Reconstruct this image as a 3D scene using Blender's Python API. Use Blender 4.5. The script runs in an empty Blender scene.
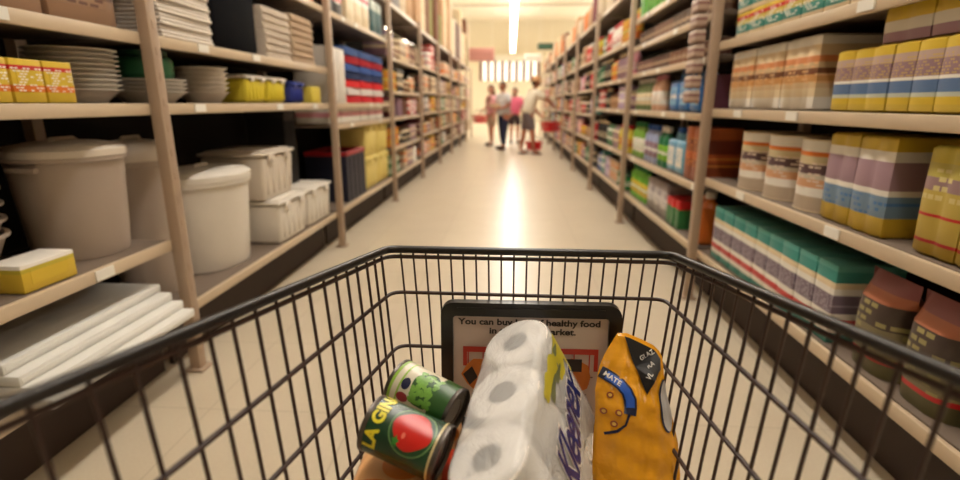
import bpy, bmesh, math, random
from mathutils import Vector, Matrix
PI = math.pi
R = math.radians
random.seed(11)
C = bpy.context.scene.collection
SC = bpy.context.scene

# ------------------------------------------------------------------ camera, world, exposure
cam_data = bpy.data.cameras.new('camera')
cam = bpy.data.objects.new('camera', cam_data)
C.objects.link(cam)
SC.camera = cam
cam.location = (0, 0, 1.2)
cam.rotation_euler = (R(90 - 14.76), 0, R(3.3))
cam_data.sensor_width = 36
cam_data.lens = 19.5
cam_data.clip_start = 0.02
cam_data.clip_end = 200
cam_data.dof.use_dof = True
cam_data.dof.focus_distance = 0.95
cam_data.dof.aperture_fstop = 2.2
SC.view_settings.view_transform = 'Standard'
SC.view_settings.look = 'None'
SC.view_settings.gamma = 1
SC.view_settings.exposure = 0.0
world = bpy.data.worlds.new('world')
SC.world = world
world.use_nodes = True
world.node_tree.nodes['Background'].inputs[0].default_value = (1, .85, .68, 1)
world.node_tree.nodes['Background'].inputs[1].default_value = 0.05
LAMP_W = 33.0          # watts of one ceiling fixture
LAMP_COL = (1.0, .94, .88)
LAMP_Z = 4.2

XL, XR = -1.45, 1.15   # faces of the two rack rows
BAY = 2.15
DEPTH = .55

# ------------------------------------------------------------------ materials
def lin(c):
    return tuple(((v/255)/12.92 if v/255 <= .04045 else ((v/255+.055)/1.055)**2.4) for v in c) + (1,)
_m = {}
def M(name, col, rough=.5, metal=0, noise=.06, scale=8, bump=0, spec=.5):
    if name in _m: return _m[name]
    m = bpy.data.materials.new(name); m.use_nodes = True
    nt = m.node_tree; b = nt.nodes['Principled BSDF']
    b.inputs['Roughness'].default_value = rough
    b.inputs['Metallic'].default_value = metal
    b.inputs['Specular IOR Level'].default_value = spec
    tc = nt.nodes.new('ShaderNodeTexCoord')
    n = nt.nodes.new('ShaderNodeTexNoise'); n.inputs['Scale'].default_value = scale; n.inputs['Detail'].default_value = 4
    nt.links.new(tc.outputs['Object'], n.inputs['Vector'])
    mx = nt.nodes.new('ShaderNodeMix'); mx.data_type = 'RGBA'
    c = lin(col)
    mx.inputs[6].default_value = tuple(v*(1-noise) for v in c[:3])+(1,)
    mx.inputs[7].default_value = tuple(min(1, v*(1+noise)) for v in c[:3])+(1,)
    nt.links.new(n.outputs['Fac'], mx.inputs[0]); nt.links.new(mx.outputs[2], b.inputs['Base Color'])
    if bump:
        bp = nt.nodes.new('ShaderNodeBump'); bp.inputs['Strength'].default_value = bump; bp.inputs['Distance'].default_value = .01
        nt.links.new(n.outputs['Fac'], bp.inputs['Height']); nt.links.new(bp.outputs['Normal'], b.inputs['Normal'])
    _m[name] = m
    return m
def PM(name, bands, second=None, rough=.4, reps=0, accent=None, mask=(.25, .8)):
    """printed packaging: horizontal bands up the package, with printed blocks in an accent colour"""
    if name in _m: return _m[name]
    m = bpy.data.materials.new(name); m.use_nodes = True
    nt = m.node_tree; b = nt.nodes['Principled BSDF']; L = nt.links.new
    b.inputs['Roughness'].default_value = rough
    tc = nt.nodes.new('ShaderNodeTexCoord'); sp = nt.nodes.new('ShaderNodeSeparateXYZ')
    L(tc.outputs['Generated'], sp.inputs[0])
    r = nt.nodes.new('ShaderNodeValToRGB'); r.color_ramp.interpolation = 'CONSTANT'
    els = r.color_ramp.elements
    els[0].position = 0; els[0].color = lin(bands[0][1])
    while len(els) > 1: els.remove(els[-1])
    for p, c in bands[1:]:
        e = els.new(p); e.color = lin(c)
    L(sp.outputs['Z'], r.inputs[0])
    out = r.outputs[0]
    if accent:
        br = nt.nodes.new('ShaderNodeTexBrick'); mp = nt.nodes.new('ShaderNodeMapping')
        mp.inputs['Rotation'].default_value = (R(90), 0, 0)
        mp.inputs['Scale'].default_value = (1, 1, 1)
        L(tc.outputs['Generated'], mp.inputs[0]); L(mp.outputs[0], br.inputs[0])
        br.inputs['Scale'].default_value = reps or 5
        br.inputs['Color1'].default_value = (1, 1, 1, 1); br.inputs['Color2'].default_value = (0, 0, 0, 1)
        br.inputs['Mortar'].default_value = (0, 0, 0, 1); br.inputs['Mortar Size'].default_value = .06
        gt = nt.nodes.new('ShaderNodeMath'); gt.operation = 'GREATER_THAN'; gt.inputs[1].default_value = .45
        L(br.outputs[0], gt.inputs[0])
        a = nt.nodes.new('ShaderNodeMath'); a.operation = 'GREATER_THAN'; a.inputs[1].default_value = mask[0]
        d = nt.nodes.new('ShaderNodeMath'); d.operation = 'LESS_THAN'; d.inputs[1].default_value = mask[1]
        L(sp.outputs['Z'], a.inputs[0]); L(sp.outputs['Z'], d.inputs[0])
        m1 = nt.nodes.new('ShaderNodeMath'); m1.operation = 'MULTIPLY'; L(a.outputs[0], m1.inputs[0]); L(d.outputs[0], m1.inputs[1])
        m2 = nt.nodes.new('ShaderNodeMath'); m2.operation = 'MULTIPLY'; L(m1.outputs[0], m2.inputs[0]); L(gt.outputs[0], m2.inputs[1])
        mx = nt.nodes.new('ShaderNodeMix'); mx.data_type = 'RGBA'
        L(m2.outputs[0], mx.inputs[0]); L(out, mx.inputs[6]); mx.inputs[7].default_value = lin(accent)
        out = mx.outputs[2]
    L(out, b.inputs['Base Color'])
    _m[name] = m
    return m
def EM(name, col, strength):
    if name in _m: return _m[name]
    m = bpy.data.materials.new(name); m.use_nodes = True
    b = m.node_tree.nodes['Principled BSDF']
    b.inputs['Base Color'].default_value = lin(col)
    b.inputs['Emission Color'].default_value = lin(col)
    b.inputs['Emission Strength'].default_value = strength
    _m[name] = m
    return m

# ------------------------------------------------------------------ mesh helpers
def box(bm, c, s, bev=0, seg=2, mat=None, taper=None):
    g = bmesh.ops.create_cube(bm, size=1)
    vs = g['verts']
    for v in vs:
        v.co = Vector((v.co.x*s[0], v.co.y*s[1], v.co.z*s[2]))
        if taper and v.co.z < 0: v.co.x *= taper; v.co.y *= taper
    if mat: bmesh.ops.transform(bm, matrix=mat, verts=vs)
    for v in vs: v.co += Vector(c)
    if bev:
        es = list({e for v in vs for e in v.link_edges})
        bmesh.ops.bevel(bm, geom=es, offset=bev, segments=seg, profile=.5, affect='EDGES')
def lathe(bm, prof, n=24, sx=1, sy=1, loc=(0, 0, 0), mat=None):
    rings = []
    mt = mat or Matrix.Identity(4)
    def P(v): return mt @ Vector(v) + Vector(loc)
    for r, z in prof:
        if r < 1e-5: rings.append([bm.verts.new(P((0, 0, z)))])
        else: rings.append([bm.verts.new(P((r*sx*math.cos(2*PI*k/n), r*sy*math.sin(2*PI*k/n), z))) for k in range(n)])
    for a, b in zip(rings, rings[1:]):
        for k in range(n):
            k2 = (k+1) % n
            try:
                if len(a) == 1 and len(b) == 1: continue
                if len(a) == 1: bm.faces.new((a[0], b[k2], b[k]))
                elif len(b) == 1: bm.faces.new((a[k], a[k2], b[0]))
                else: bm.faces.new((a[k], a[k2], b[k2], b[k]))
            except ValueError: pass
def tube(bm, pts, r, n=8, cap=True):
    pts = [Vector(p) for p in pts]
    rings = []
    up = None
    for i, p in enumerate(pts):
        if i == 0: t = pts[1]-p
        elif i == len(pts)-1: t = p-pts[i-1]
        else: t = (pts[i+1]-p).normalized()+(p-pts[i-1]).normalized()
        t.normalize()
        if up is None:
            up = Vector((0, 0, 1)) if abs(t.z) < .9 else Vector((1, 0, 0))
        a = t.cross(up)
        if a.length < 1e-4: a = t.cross(Vector((0, 1, 0)))
        a.normalize(); b = a.cross(t).normalized(); up = b
        rr = r[i] if isinstance(r, (list, tuple)) else r
        rings.append([bm.verts.new(p + a*rr*math.cos(2*PI*k/n)+b*rr*math.sin(2*PI*k/n)) for k in range(n)])
    for a, b in zip(rings, rings[1:]):
        for k in range(n): bm.faces.new((a[k], a[(k+1) % n], b[(k+1) % n], b[k]))
    if cap:
        bm.faces.new(rings[0][::-1]); bm.faces.new(rings[-1])
def obj(name, bm, mat, parent=None, loc=(0, 0, 0), rz=0, angle=40, label=None):
    bmesh.ops.recalc_face_normals(bm, faces=bm.faces)
    me = bpy.data.meshes.new(name); bm.to_mesh(me); bm.free()
    return obj_me(name, me, mat, parent, loc, rz, angle, label)
def obj_me(name, me, mat, parent=None, loc=(0, 0, 0), rz=0, angle=40, label=None):
    me.polygons.foreach_set('use_smooth', [True]*len(me.polygons))
    try: me.set_sharp_from_angle(angle=R(angle))
    except Exception: pass
    me.materials.clear(); me.materials.append(mat)
    o = bpy.data.objects.new(name, me); C.objects.link(o)
    o.location = loc; o.rotation_euler = (0, 0, rz)
    if parent: o.parent = parent
    if label: o['label'] = label
    return o
def nb(): return bmesh.new()
def empty(name, loc=(0, 0, 0), rz=0):
    o = bpy.data.objects.new(name, None); C.objects.link(o); o.empty_display_size = .05
    o.location = loc; o.rotation_euler = (0, 0, rz)
    return o
def tag(o, label, cat, group=None, kind=None):
    o['label'] = label; o['category'] = cat
    if group: o['group'] = group
    if kind: o['kind'] = kind
    return o
def struct(name, bm, mat, parent=None):
    o = obj(name, bm, mat, parent)
    o['kind'] = 'structure'
    return o
KIDS = {}
def copy_tree(o, parent=None):
    c = o.copy(); C.objects.link(c); c.parent = parent
    for ch in KIDS.get(o.name, ()): copy_tree_child(ch, c)
    return c
def copy_tree_child(o, parent):
    c = o.copy(); C.objects.link(c); c.parent = parent
    for ch in KIDS.get(o.name, ()): copy_tree_child(ch, c)
def note_kids(o):
    KIDS[o.name] = [c for c in C.objects if c.parent == o]
    for c in KIDS[o.name]: note_kids(c)

# ------------------------------------------------------------------ the setting
def floor_mat():
    m = bpy.data.materials.new('polished terrazzo floor'); m.use_nodes = True
    nt = m.node_tree; b = nt.nodes['Principled BSDF']; L = nt.links.new
    tc = nt.nodes.new('ShaderNodeTexCoord')
    n = nt.nodes.new('ShaderNodeTexNoise'); n.inputs['Scale'].default_value = 3; n.inputs['Detail'].default_value = 6
    n2 = nt.nodes.new('ShaderNodeTexNoise'); n2.inputs['Scale'].default_value = 90; n2.inputs['Detail'].default_value = 2
    L(tc.outputs['Object'], n.inputs['Vector']); L(tc.outputs['Object'], n2.inputs['Vector'])
    r = nt.nodes.new('ShaderNodeValToRGB')
    r.color_ramp.elements[0].position = .3; r.color_ramp.elements[0].color = lin((203, 188, 164))
    r.color_ramp.elements[1].position = .75; r.color_ramp.elements[1].color = lin((209, 195, 172))
    L(n.outputs['Fac'], r.inputs[0])
    br = nt.nodes.new('ShaderNodeTexBrick'); br.offset = 0
    br.inputs['Scale'].default_value = 1.0; br.inputs['Mortar Size'].default_value = .004
    br.inputs['Brick Width'].default_value = .6; br.inputs['Row Height'].default_value = .6
    br.inputs['Color1'].default_value = (1, 1, 1, 1); br.inputs['Color2'].default_value = (.97, .97, .97, 1); br.inputs['Mortar'].default_value = (.86, .85, .83, 1)
    L(tc.outputs['Object'], br.inputs['Vector'])
    mx = nt.nodes.new('ShaderNodeMix'); mx.data_type = 'RGBA'; mx.blend_type = 'MULTIPLY'; mx.inputs[0].default_value = 1
    L(r.outputs[0], mx.inputs[6]); L(br.outputs[0], mx.inputs[7])
    m3 = nt.nodes.new('ShaderNodeMix'); m3.data_type = 'RGBA'; m3.blend_type = 'OVERLAY'; m3.inputs[0].default_value = .08
    L(mx.outputs[2], m3.inputs[6]); L(n2.outputs['Fac'], m3.inputs[7])
    L(m3.outputs[2], b.inputs['Base Color'])
    rr = nt.nodes.new('ShaderNodeMapRange'); rr.inputs[3].default_value = .27; rr.inputs[4].default_value = .31
    L(n.outputs['Fac'], rr.inputs[0]); L(rr.outputs[0], b.inputs['Roughness'])
    return m
X0, X1, Y0, Y1, ZC = -9.0, 9.0, -7.0, 36.0, 6.3
bm = nb(); box(bm, ((X0+X1)/2, (Y0+Y1)/2, -.05), (X1-X0, Y1-Y0, .1)); struct('floor', bm, floor_mat())
M_wall = M('cream painted wall', (226, 216, 192), .8, noise=.03)
bm = nb(); box(bm, ((X0+X1)/2, (Y0+Y1)/2, ZC+.05), (X1-X0, Y1-Y0, .1)); struct('ceiling', bm, M('white ceiling', (232, 224, 205), .85, noise=.02))
bm = nb(); box(bm, (X0-.05, (Y0+Y1)/2, ZC/2), (.1, Y1-Y0, ZC)); struct('wall_left', bm, M_wall)
bm = nb(); box(bm, (X1+.05, (Y0+Y1)/2, ZC/2), (.1, Y1-Y0, ZC)); struct('wall_right', bm, M_wall)
bm = nb(); box(bm, ((X0+X1)/2, Y0-.05, ZC/2), (X1-X0, .1, ZC)); struct('wall_back', bm, M_wall)
bm = nb(); box(bm, ((X0+X1)/2, Y1+.05, ZC/2), (X1-X0, .1, ZC)); struct('wall_front', bm, M_wall)
M_beam = M('pale grey beam paint', (205, 196, 178), .7, noise=.03)
for i, yb in enumerate((14.5, 19.0, 24.5, 30.0)):
    bm = nb(); box(bm, (0, yb, ZC-.06), (X1-X0-.02, .16, .12), .01); struct('trim_%d' % (i+1), bm, M_beam)
# shop window across the far end with bright panes between slim posts
M_pane = EM('daylit frosted pane', (255, 250, 238), .9)
M_mul = M('maroon window post', (120, 84, 78), .5)
M_white = M('white enamel', (238, 234, 226), .35)
wx0, wx1 = -2.0, 1.75
bm = nb(); box(bm, ((wx0+wx1)/2, Y1-.03, 4.05), (wx1-wx0+.4, .06, .42), .01); win = struct('window_1', bm, M('white window header', (246, 242, 232), .5))
nP = 8; wp = (wx1-wx0)/nP
for k in range(nP+1):
    bm = nb(); box(bm, (wx0+k*wp, Y1-.05, 3.22), (.2, .1, 1.2), .01); struct('window_post', bm, M_mul, win)
for k in range(nP):
    bm = nb(); box(bm, (wx0+(k+.5)*wp, Y1-.025, 3.22), (wp-.14, .03, 1.18)); struct('window_pane', bm, M_pane, win)

# hanging fluorescent battens above the aisle; rows beside it added unseen for ambient light
M_tube = EM('lit fluorescent tube', (255, 244, 224), 22)
def make_batten():
    t = empty('ceiling_light')
    bm = nb(); box(bm, (0, 0, .06), (.26, 2.3, .07), .015); obj('housing', bm, M_white, t)
    for s in (-1, 1):
        bm = nb(); tube(bm, [(s*.07, -1.12, 0), (s*.07, 1.12, 0)], .019, 10); obj('fluorescent_tube', bm, M_tube, t)
    for s in (-1, 1):
        bm = nb(); tube(bm, [(0, s*.8, .09), (0, s*.8, ZC-LAMP_Z)], .006, 6); obj('suspension_rod', bm, M_white, t)
    note_kids(t)
    return t
first = make_batten(); used = False
lamp_data = bpy.data.lights.new('batten light', 'AREA')
lamp_data.shape = 'RECTANGLE'; lamp_data.size = .24; lamp_data.size_y = 2.25
lamp_data.energy = LAMP_W; lamp_data.color = LAMP_COL
up_data = bpy.data.lights.new('added uplight', 'AREA'); up_data.shape = 'RECTANGLE'; up_data.size = .24; up_data.size_y = 2.25
up_data.energy = LAMP_W*.8; up_data.color = (1, .98, .95)  # upward light added above each housing to brighten the ceiling and far end
row_name = {0: 'above the middle of the shopping aisle', -1: 'above the left aisle, added unseen for ambient light', 1: 'above the right aisle, added unseen for ambient light'}
for row, rx in ((0, .06), (-1, -5.2), (1, 5.0)):
    for k in range(14 if row == 0 else 8):
        y = (.9 if row == 0 else -1.5) + k*2.45*(1 if row == 0 else 2)
        b = first if not used else copy_tree(first); used = True
        b.location = (rx, y, LAMP_Z)
        tag(b, 'white fluorescent batten hanging from the ceiling ' + row_name[row], 'ceiling light', 'fluorescent battens ' + row_name[row])
        l = bpy.data.objects.new('batten_light', lamp_data); C.objects.link(l)
        l.parent = b; l.location = (0, 0, -.03)
        u = bpy.data.objects.new('added_uplight', up_data); C.objects.link(u)
        u.parent = b; u.location = (0, 0, .12); u.rotation_euler = (PI, 0, 0)

for k, (x, y) in enumerate([(x, y) for y in (22.5, 25.5, 28.5, 31.5, 34.3) for x in (-6.4, 6.9)]):  # extra battens hidden behind the racks, added to brighten the far hall
    b = copy_tree(first); b.location = (x, y, LAMP_Z)
    tag(b, 'white batten added out of view beside the far hall to brighten it', 'ceiling light', 'battens added out of view to brighten the far hall')
    for dat, z, r_ in ((lamp_data, -.03, 0), (up_data, .12, PI)):
        l = bpy.data.objects.new('batten_light', dat); C.objects.link(l); l.parent = b; l.location = (0, 0, z); l.rotation_euler = (r_, 0, 0)
# ------------------------------------------------------------------ racks
M_post = M('beige rack enamel', (176, 152, 130), .45)
M_rail = M('cream price rail', (205, 184, 156), .35)
M_board = M('taupe shelf board', (116, 100, 86), .6)
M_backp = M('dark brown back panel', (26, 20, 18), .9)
M_kick = M('dark brown plinth', (58, 42, 34), .7)
M_card = M('white price card', (238, 234, 224), .5)
ORD = ['nearest', 'second', 'third', 'fourth', 'fifth', 'sixth', 'seventh', 'eighth', 'ninth', 'tenth']
SHELF = {
 (-1, 0): [.31, .63, 1.2, 1.47, 1.92, 2.37], (-1, 1): [.31, 1.2, 1.47, 1.92, 2.37], (-1, 2): [.31, 1.03, 1.2, 1.92, 2.37],
 (-1, 3): [.31, .66, 1.03, 1.35, 1.75, 2.37],
 (1, 0): [.33, .775, 1.17, 1.53, 1.95, 2.3], (1, 1): [.33, .71, 1.14, 1.47, 1.71, 1.95, 2.3], (1, 2): [.33, .71, 1.14, 1.45, 1.8, 2.3],
}
L0, R0 = -.03, 1.03
NL, NR = 9, 9
def shelves(s, i): return SHELF.get((s, i), [.33, .7, 1.05, 1.4, 1.8, 2.35 if s < 0 else 2.3])
def y0_of(s, i): return (L0 if s < 0 else R0) + BAY*i
def rack(s, i):
    X = XL if s < 0 else XR
    y0 = y0_of(s, i)
    if s > 0 and i == -1: zs = SHELF[(1, 0)]
    else: zs = shelves(s, i)
    t = empty('shelving_rack', (X, y0, 0))
    side = 'left' if s < 0 else 'right'
    which = ORD[i] if not (s > 0) else ORD[i]
    tag(t, 'beige steel shelving rack, %s one along the %s side of the aisle' % (which, side), 'shelving rack')
    top = zs[-1]
    bays_start = (i == 0)
    for ye in ([0] if bays_start else []) + [BAY]:
        bm = nb(); box(bm, (s*-.012, ye, (top+.04)/2+.004), (.05, .055, top+.032), .006)
        box(bm, (s*-.012, ye, .008), (.09, .09, .012), .003)
        for q in range(int(top/.1)):
            box(bm, (s*-.0375, ye, .1+q*.1), (.003, .014, .03))
        obj('front_post', bm, M_post, t)
        bm = nb(); box(bm, (s*(DEPTH+.0), ye, top/2+.002), (.05, .055, top), .005); obj('rear_post', bm, M_post, t)
    for k, z in enumerate(zs):
        bm = nb(); box(bm, (s*(DEPTH/2+.0), BAY/2, z-.015), (DEPTH-.06, BAY-.062, .026), .003); o = obj('shelf', bm, M_board, t)
        bm = nb(); box(bm, (s*.013, BAY/2, z-.0245), (.02, BAY-.062, .046), .004)
        obj('price_rail', bm, M('white top rail', (226, 214, 200), .3) if (s < 0 and i >= 2 and k == len(zs)-1) else M_rail, o)
        if i < 4 and 0 < k:
            for q in range(3):
                if random.random() < .75:
                    yy = .25+q*.7+random.uniform(-.15, .3)
                    yy = min(max(yy, .12), BAY-.12)
                    bm = nb(); box(bm, (s*-.001, yy, z-.022), (.006, .085, .036)); obj('price_card', bm, M_card, o)
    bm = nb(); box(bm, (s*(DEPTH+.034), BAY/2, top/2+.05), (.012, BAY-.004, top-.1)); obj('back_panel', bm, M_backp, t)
    bm = nb(); box(bm, (s*.14, BAY/2, .135), (.02, BAY-.064, .266)); obj('plinth', bm, M_kick, t)
for i in range(NL): rack(-1, i)
for i in range(NR): rack(1, i)

# ------------------------------------------------------------------ goods: one prototype of each kind, then copies
def carton(w, d, h, mat, bev=.004, flap=True, name='carton'):
    bm = nb(); box(bm, (0, 0, h/2), (w, d, h), bev, 2)
    if flap:
        box(bm, (0, -d/2-.0006, h*.5), (w*.7, .0012, h*.5))
    return obj(name, bm, mat)
def soft_pack(w, d, h, mat, n=3, name='wrapped_pack'):
    """film wrapped pack whose sides bulge over the rolls inside"""
    bm = nb()
    seg = 6*n; pts = []
    def bul(t): return 1+.06*abs(math.sin(PI*n*t))
    prof = [(0, .9), (.03, .98), (.5, 1.0), (.97, .98), (1, .9)]
    rings = []
    for z, k in prof:
        ring = []
        for q in range(seg+1): x = q/seg; ring.append(((x-.5)*w*k, -d/2*k*(.94*bul(x)), z*h))
        for q in range(seg+1): x = 1-q/seg; ring.append(((x-.5)*w*k, d/2*k*(.94*bul(x)), z*h))
        rings.append([bm.verts.new(p) for p in ring])
    N = len(rings[0])
    for a, b in zip(rings, rings[1:]):
        for k in range(N): bm.faces.new((a[k], a[(k+1) % N], b[(k+1) % N], b[k]))
    bm.faces.new(rings[0][::-1]); bm.faces.new(rings[-1])
    return obj(name, bm, mat, angle=50)
def pouch(w, d, h, mat, name='pouch'):
    bm = nb(); n, m = 10, 8; g = {}
    for s in (-1, 1):
        for i in range(n+1):
            for j in range(m+1):
                u = i/n*2-1; v = j/m
                e = (1-u**4)*min(1, 4*(1-v)+.02)*(.75+.25*math.sin(PI*v))
                if s == 1 and (i in (0, n) or j == m): g[s, i, j] = g[-1, i, j]; continue
                wid = w/2*(1-.06*math.sin(PI*v))
                g[s, i, j] = bm.verts.new((u*wid, s*d/2*e, v*h))
    for s in (-1, 1):
        for i in range(n):
            for j in range(m):
                f = (g[s, i, j], g[s, i+1, j], g[s, i+1, j+1], g[s, i, j+1])
                try: bm.faces.new(f)
                except ValueError: pass
    bot = [g[-1, i, 0] for i in range(n+1)]+[g[1, i, 0] for i in range(n-1, 0, -1)]
    bm.faces.new(bot)
    return obj(name, bm, mat, angle=70)
def bottle(r, h, mat, capm, labm, sy=.75, name='bottle'):
    t = empty(name)
    bm = nb(); lathe(bm, [(0, 0), (r*.92, 0), (r, .01), (r, h*.62), (r*.85, h*.74), (r*.4, h*.84), (r*.36, h*.88), (0, h*.88)], 20, 1, sy); obj('body', bm, mat, t)
    bm = nb(); lathe(bm, [(r*.42, h*.86), (r*.42, h*.98), (r*.36, h), (0, h)], 16); obj('cap', bm, capm, t)
    bm = nb(); lathe(bm, [(r*1.0, h*.16), (r*1.02, h*.165), (r*1.02, h*.54), (r*1.0, h*.545)], 20, 1, sy); obj('label_sleeve', bm, labm, t)
    note_kids(t); return t
def jug(w, d, h, mat, capm, labm, name='jug'):
    t = empty(name)
    bm = nb(); box(bm, (0, 0, h*.36), (w, d, h*.72), w*.12, 3)
    lathe(bm, [(w*.34, h*.70), (w*.24, h*.8), (w*.15, h*.86), (w*.15, h*.9), (0, h*.9)], 16, 1, min(1, d/w), (w*.16, 0, 0))
    obj('body', bm, mat, t)
    bm = nb(); tube(bm, [(-w*.42, 0, h*.66), (-w*.43, 0, h*.8), (-w*.3, 0, h*.87), (-w*.05, 0, h*.86), (w*.08, 0, h*.82)], w*.055, 8); obj('handle', bm, mat, t)
    bm = nb(); lathe(bm, [(w*.17, h*.88), (w*.17, h*.985), (w*.14, h), (0, h)], 16, 1, 1, (w*.16, 0, 0)); obj('cap', bm, capm, t)
    bm = nb(); box(bm, (0, -d/2-.001, h*.36), (w*.72, .003, h*.42), .001, 1); obj('label_sticker', bm, labm, t)
    note_kids(t); return t
def tin(r, h, mat, endm, name='tin_can'):
    t = empty(name)
    bm = nb(); lathe(bm, [(r*.985, .004), (r*.985, h-.004)], 22); obj('paper_label', bm, mat, t)
    for z0, z1 in ((0, .004), (h-.004, h)):
        bm = nb(); lathe(bm, [(0, z0), (r, z0), (r, z1), (r*.93, z1), (0, z1-.001)], 22); obj('rim', bm, endm, t)
    note_kids(t); return t
def jar(r, h, mat, lidm, labm, name='jar'):
    t = empty(name)
    bm = nb(); lathe(bm, [(0, 0), (r*.93, 0), (r, .008), (r, h*.72), (r*.8, h*.82), (0, h*.82)], 20); obj('body', bm, mat, t)
    bm = nb(); lathe(bm, [(r*.84, h*.8), (r*.86, h*.98), (r*.8, h), (0, h)], 20); obj('lid', bm, lidm, t)
    bm = nb(); lathe(bm, [(r, h*.15), (r*1.015, h*.16), (r*1.015, h*.6), (r, h*.61)], 20); obj('label_band', bm, labm, t)
    note_kids(t); return t
def bin_lidded(r, h, mat, lidm, name='lidded_bin', sx=1):
    t = empty(name)
    bm = nb(); lathe(bm, [(0, 0), (r*.78, 0), (r*.8, .02), (r*.93, h*.82), (r*.985, h*.83), (r*.985, h*.86), (r*.94, h*.87), (0, h*.87)], 36, sx); obj('body', bm, mat, t)
    bm = nb(); lathe(bm, [(r*.96, h*.86), (r, h*.865), (r, h*.92), (r*.9, h*.95), (r*.6, h*.975), (r*.3, h*.985), (0, h*.985)], 36, sx); l = obj('lid', bm, lidm, t)
    bm = nb(); tube(bm, [(-.07, 0, h*.97), (-.05, 0, h*1.0), (.05, 0, h*1.0), (.07, 0, h*.97)], .008, 8); obj('lid_handle', bm, lidm, l)
    for s in (-1, 1):
        bm = nb(); box(bm, (s*r*.97*sx, 0, h*.78), (r*.12, .11, .02), .006); obj('side_handle', bm, mat, t)
    note_kids(t); return t
def storage_box(w, d, h, mat, lidm, rimm=None, name='storage_box'):
    t = empty(name)
    bm = nb(); box(bm, (0, 0, h*.44), (w*.94, d*.94, h*.88), .02, 3, taper=.93); 
    for k in range(5): box(bm, ((k-2)*w*.17, -d*.455, h*.4), (w*.03, .012, h*.6), .004, 1)
    obj('body', bm, mat, t)
    bm = nb(); box(bm, (0, 0, h*.93), (w, d, h*.07), .012, 2); box(bm, (0, 0, h*.98), (w*.86, d*.86, h*.04), .008, 2); obj('lid', bm, lidm, t)
    for s in (-1, 1):
        bm = nb(); box(bm, (s*w*.25, -d*.49, h*.85), (w*.14, .02, h*.16), .005, 1); obj('latch', bm, rimm or lidm, t)
    note_kids(t); return t
def open_crate(w, d, h, mat, rimm, name='plastic_crate'):
    t = empty(name)
    bm = nb(); th = .012
    box(bm, (0, 0, th/2), (w*.9, d*.9, th))
    for s in (-1, 1):
        box(bm, (s*(w/2-th), 0, h*.47), (th, d*.96, h*.94), .003, 1); box(bm, (0, s*(d/2-th), h*.47), (w*.96, th, h*.94), .003, 1)
        for k in range(4): box(bm, ((k-1.5)*w*.22, s*(d/2-th*.3), h*.45), (.02, .01, h*.85))
    obj('body', bm, mat, t)
    bm = nb()
    for s in (-1, 1):
        box(bm, (s*(w/2-.011), 0, h-.02), (.022, d, .04), .005, 1); box(bm, (0, s*(d/2-.011), h-.02), (w, .022, .04), .005, 1)
    obj('rim', bm, rimm, t, label='%s rim round the open top' % rimm.name.split()[0])
    note_kids(t); return t
def towel(w, d, h, mat, name='folded_towel'):
    bm = nb()
    for k in range(3):
        box(bm, (0, .002*k, h*(k+.5)/3), (w, d-.006*k, h/3-.0008), h/3*.46, 3)
    return obj(name, bm, mat, angle=60)
def bowl(r, h, mat, name='plastic_basin', t=.006):
    bm = nb(); lathe(bm, [(0, 0), (r*.6, 0), (r*.66, .01), (r*.94, h*.93), (r, h*.95), (r, h), (r*.93, h), (r*.62, .02), (0, .014)], 32)
    return obj(name, bm, mat)
def board(w, d, h, mat, name='white_board'):
    bm = nb(); box(bm, (0, 0, h/2), (w, d, h), .006, 2)
    box(bm, (0, -d/2+.004, h/2), (w*.98, .012, h*.5), .002, 1)
    return obj(name, bm, mat)

def shelf_word(k, n):
    return 'lowest shelf' if k == 0 else ('top' if k == n-1 else ORD[k] + ' shelf up')
USED = {}
def place(proto, s, y, z, v, d, label, cat, group=None, jit=.02, dx=None):
    key = proto.name
    if USED.get(key): o = copy_tree(proto)
    else: USED[key] = 1; o = proto
    X = XL if s < 0 else XR
    o.location = (X+s*(v+d/2), y, z)
    o.rotation_euler = (0, 0, (PI/2 if s < 0 else -PI/2)+random.uniform(-jit, jit))
    tag(o, label, cat, group)
    return o
def run(s, i, k, a, b, proto, w, d, h, desc, cat, stack=1, v=.035, gap=.008, jit=.015, plural=None):
    """fill the shelf k of rack i from distance a to b along the aisle with copies of one product"""
    zs = shelves(s, i); z = zs[k]+.0005
    lo, hi = y0_of(s, i)+.036+w/2, y0_of(s, i)+BAY-.036-w/2
    side = 'left' if s < 0 else 'right'
    n = max(1, int((b-a+gap)/(w+gap)))
    where = 'on %s of %s %s rack' % (shelf_word(k, len(zs)), ORD[i], side)
    label = desc+' '+where
    tot = n*stack
    real = sum(1 for q in range(n) if a+w/2+q*(w+gap) <= hi+.02*w)
    for q in range(n):
        y = min(max(a+w/2+q*(w+gap), lo), hi)
        if q and y <= last+w*.98: break
        last = y
        for t in range(stack):
            lb = label
            g = None
            if stack == 1 and i <= 2 and real in (2, 3) and len((label+' x').split()) <= 16: lb = label+', '+(('nearer', 'farther') if real == 2 else ('nearest', 'middle', 'farthest'))[q]
            if tot > 1: g = (plural or cat+('es' if cat[-2:] in ('ch', 'sh') or cat[-1] == 'x' else 's'))+': '+label
            place(proto, s, y, z+t*(h+.0005), v+random.uniform(0, .006), d, lb, cat, g, jit)
    return last+w/2

def one(s, y, z, proto, d, v, label, cat, group=None, jit=.01):
    return place(proto, s, y, z+.0005, v, d, label, cat, group, jit)

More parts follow.
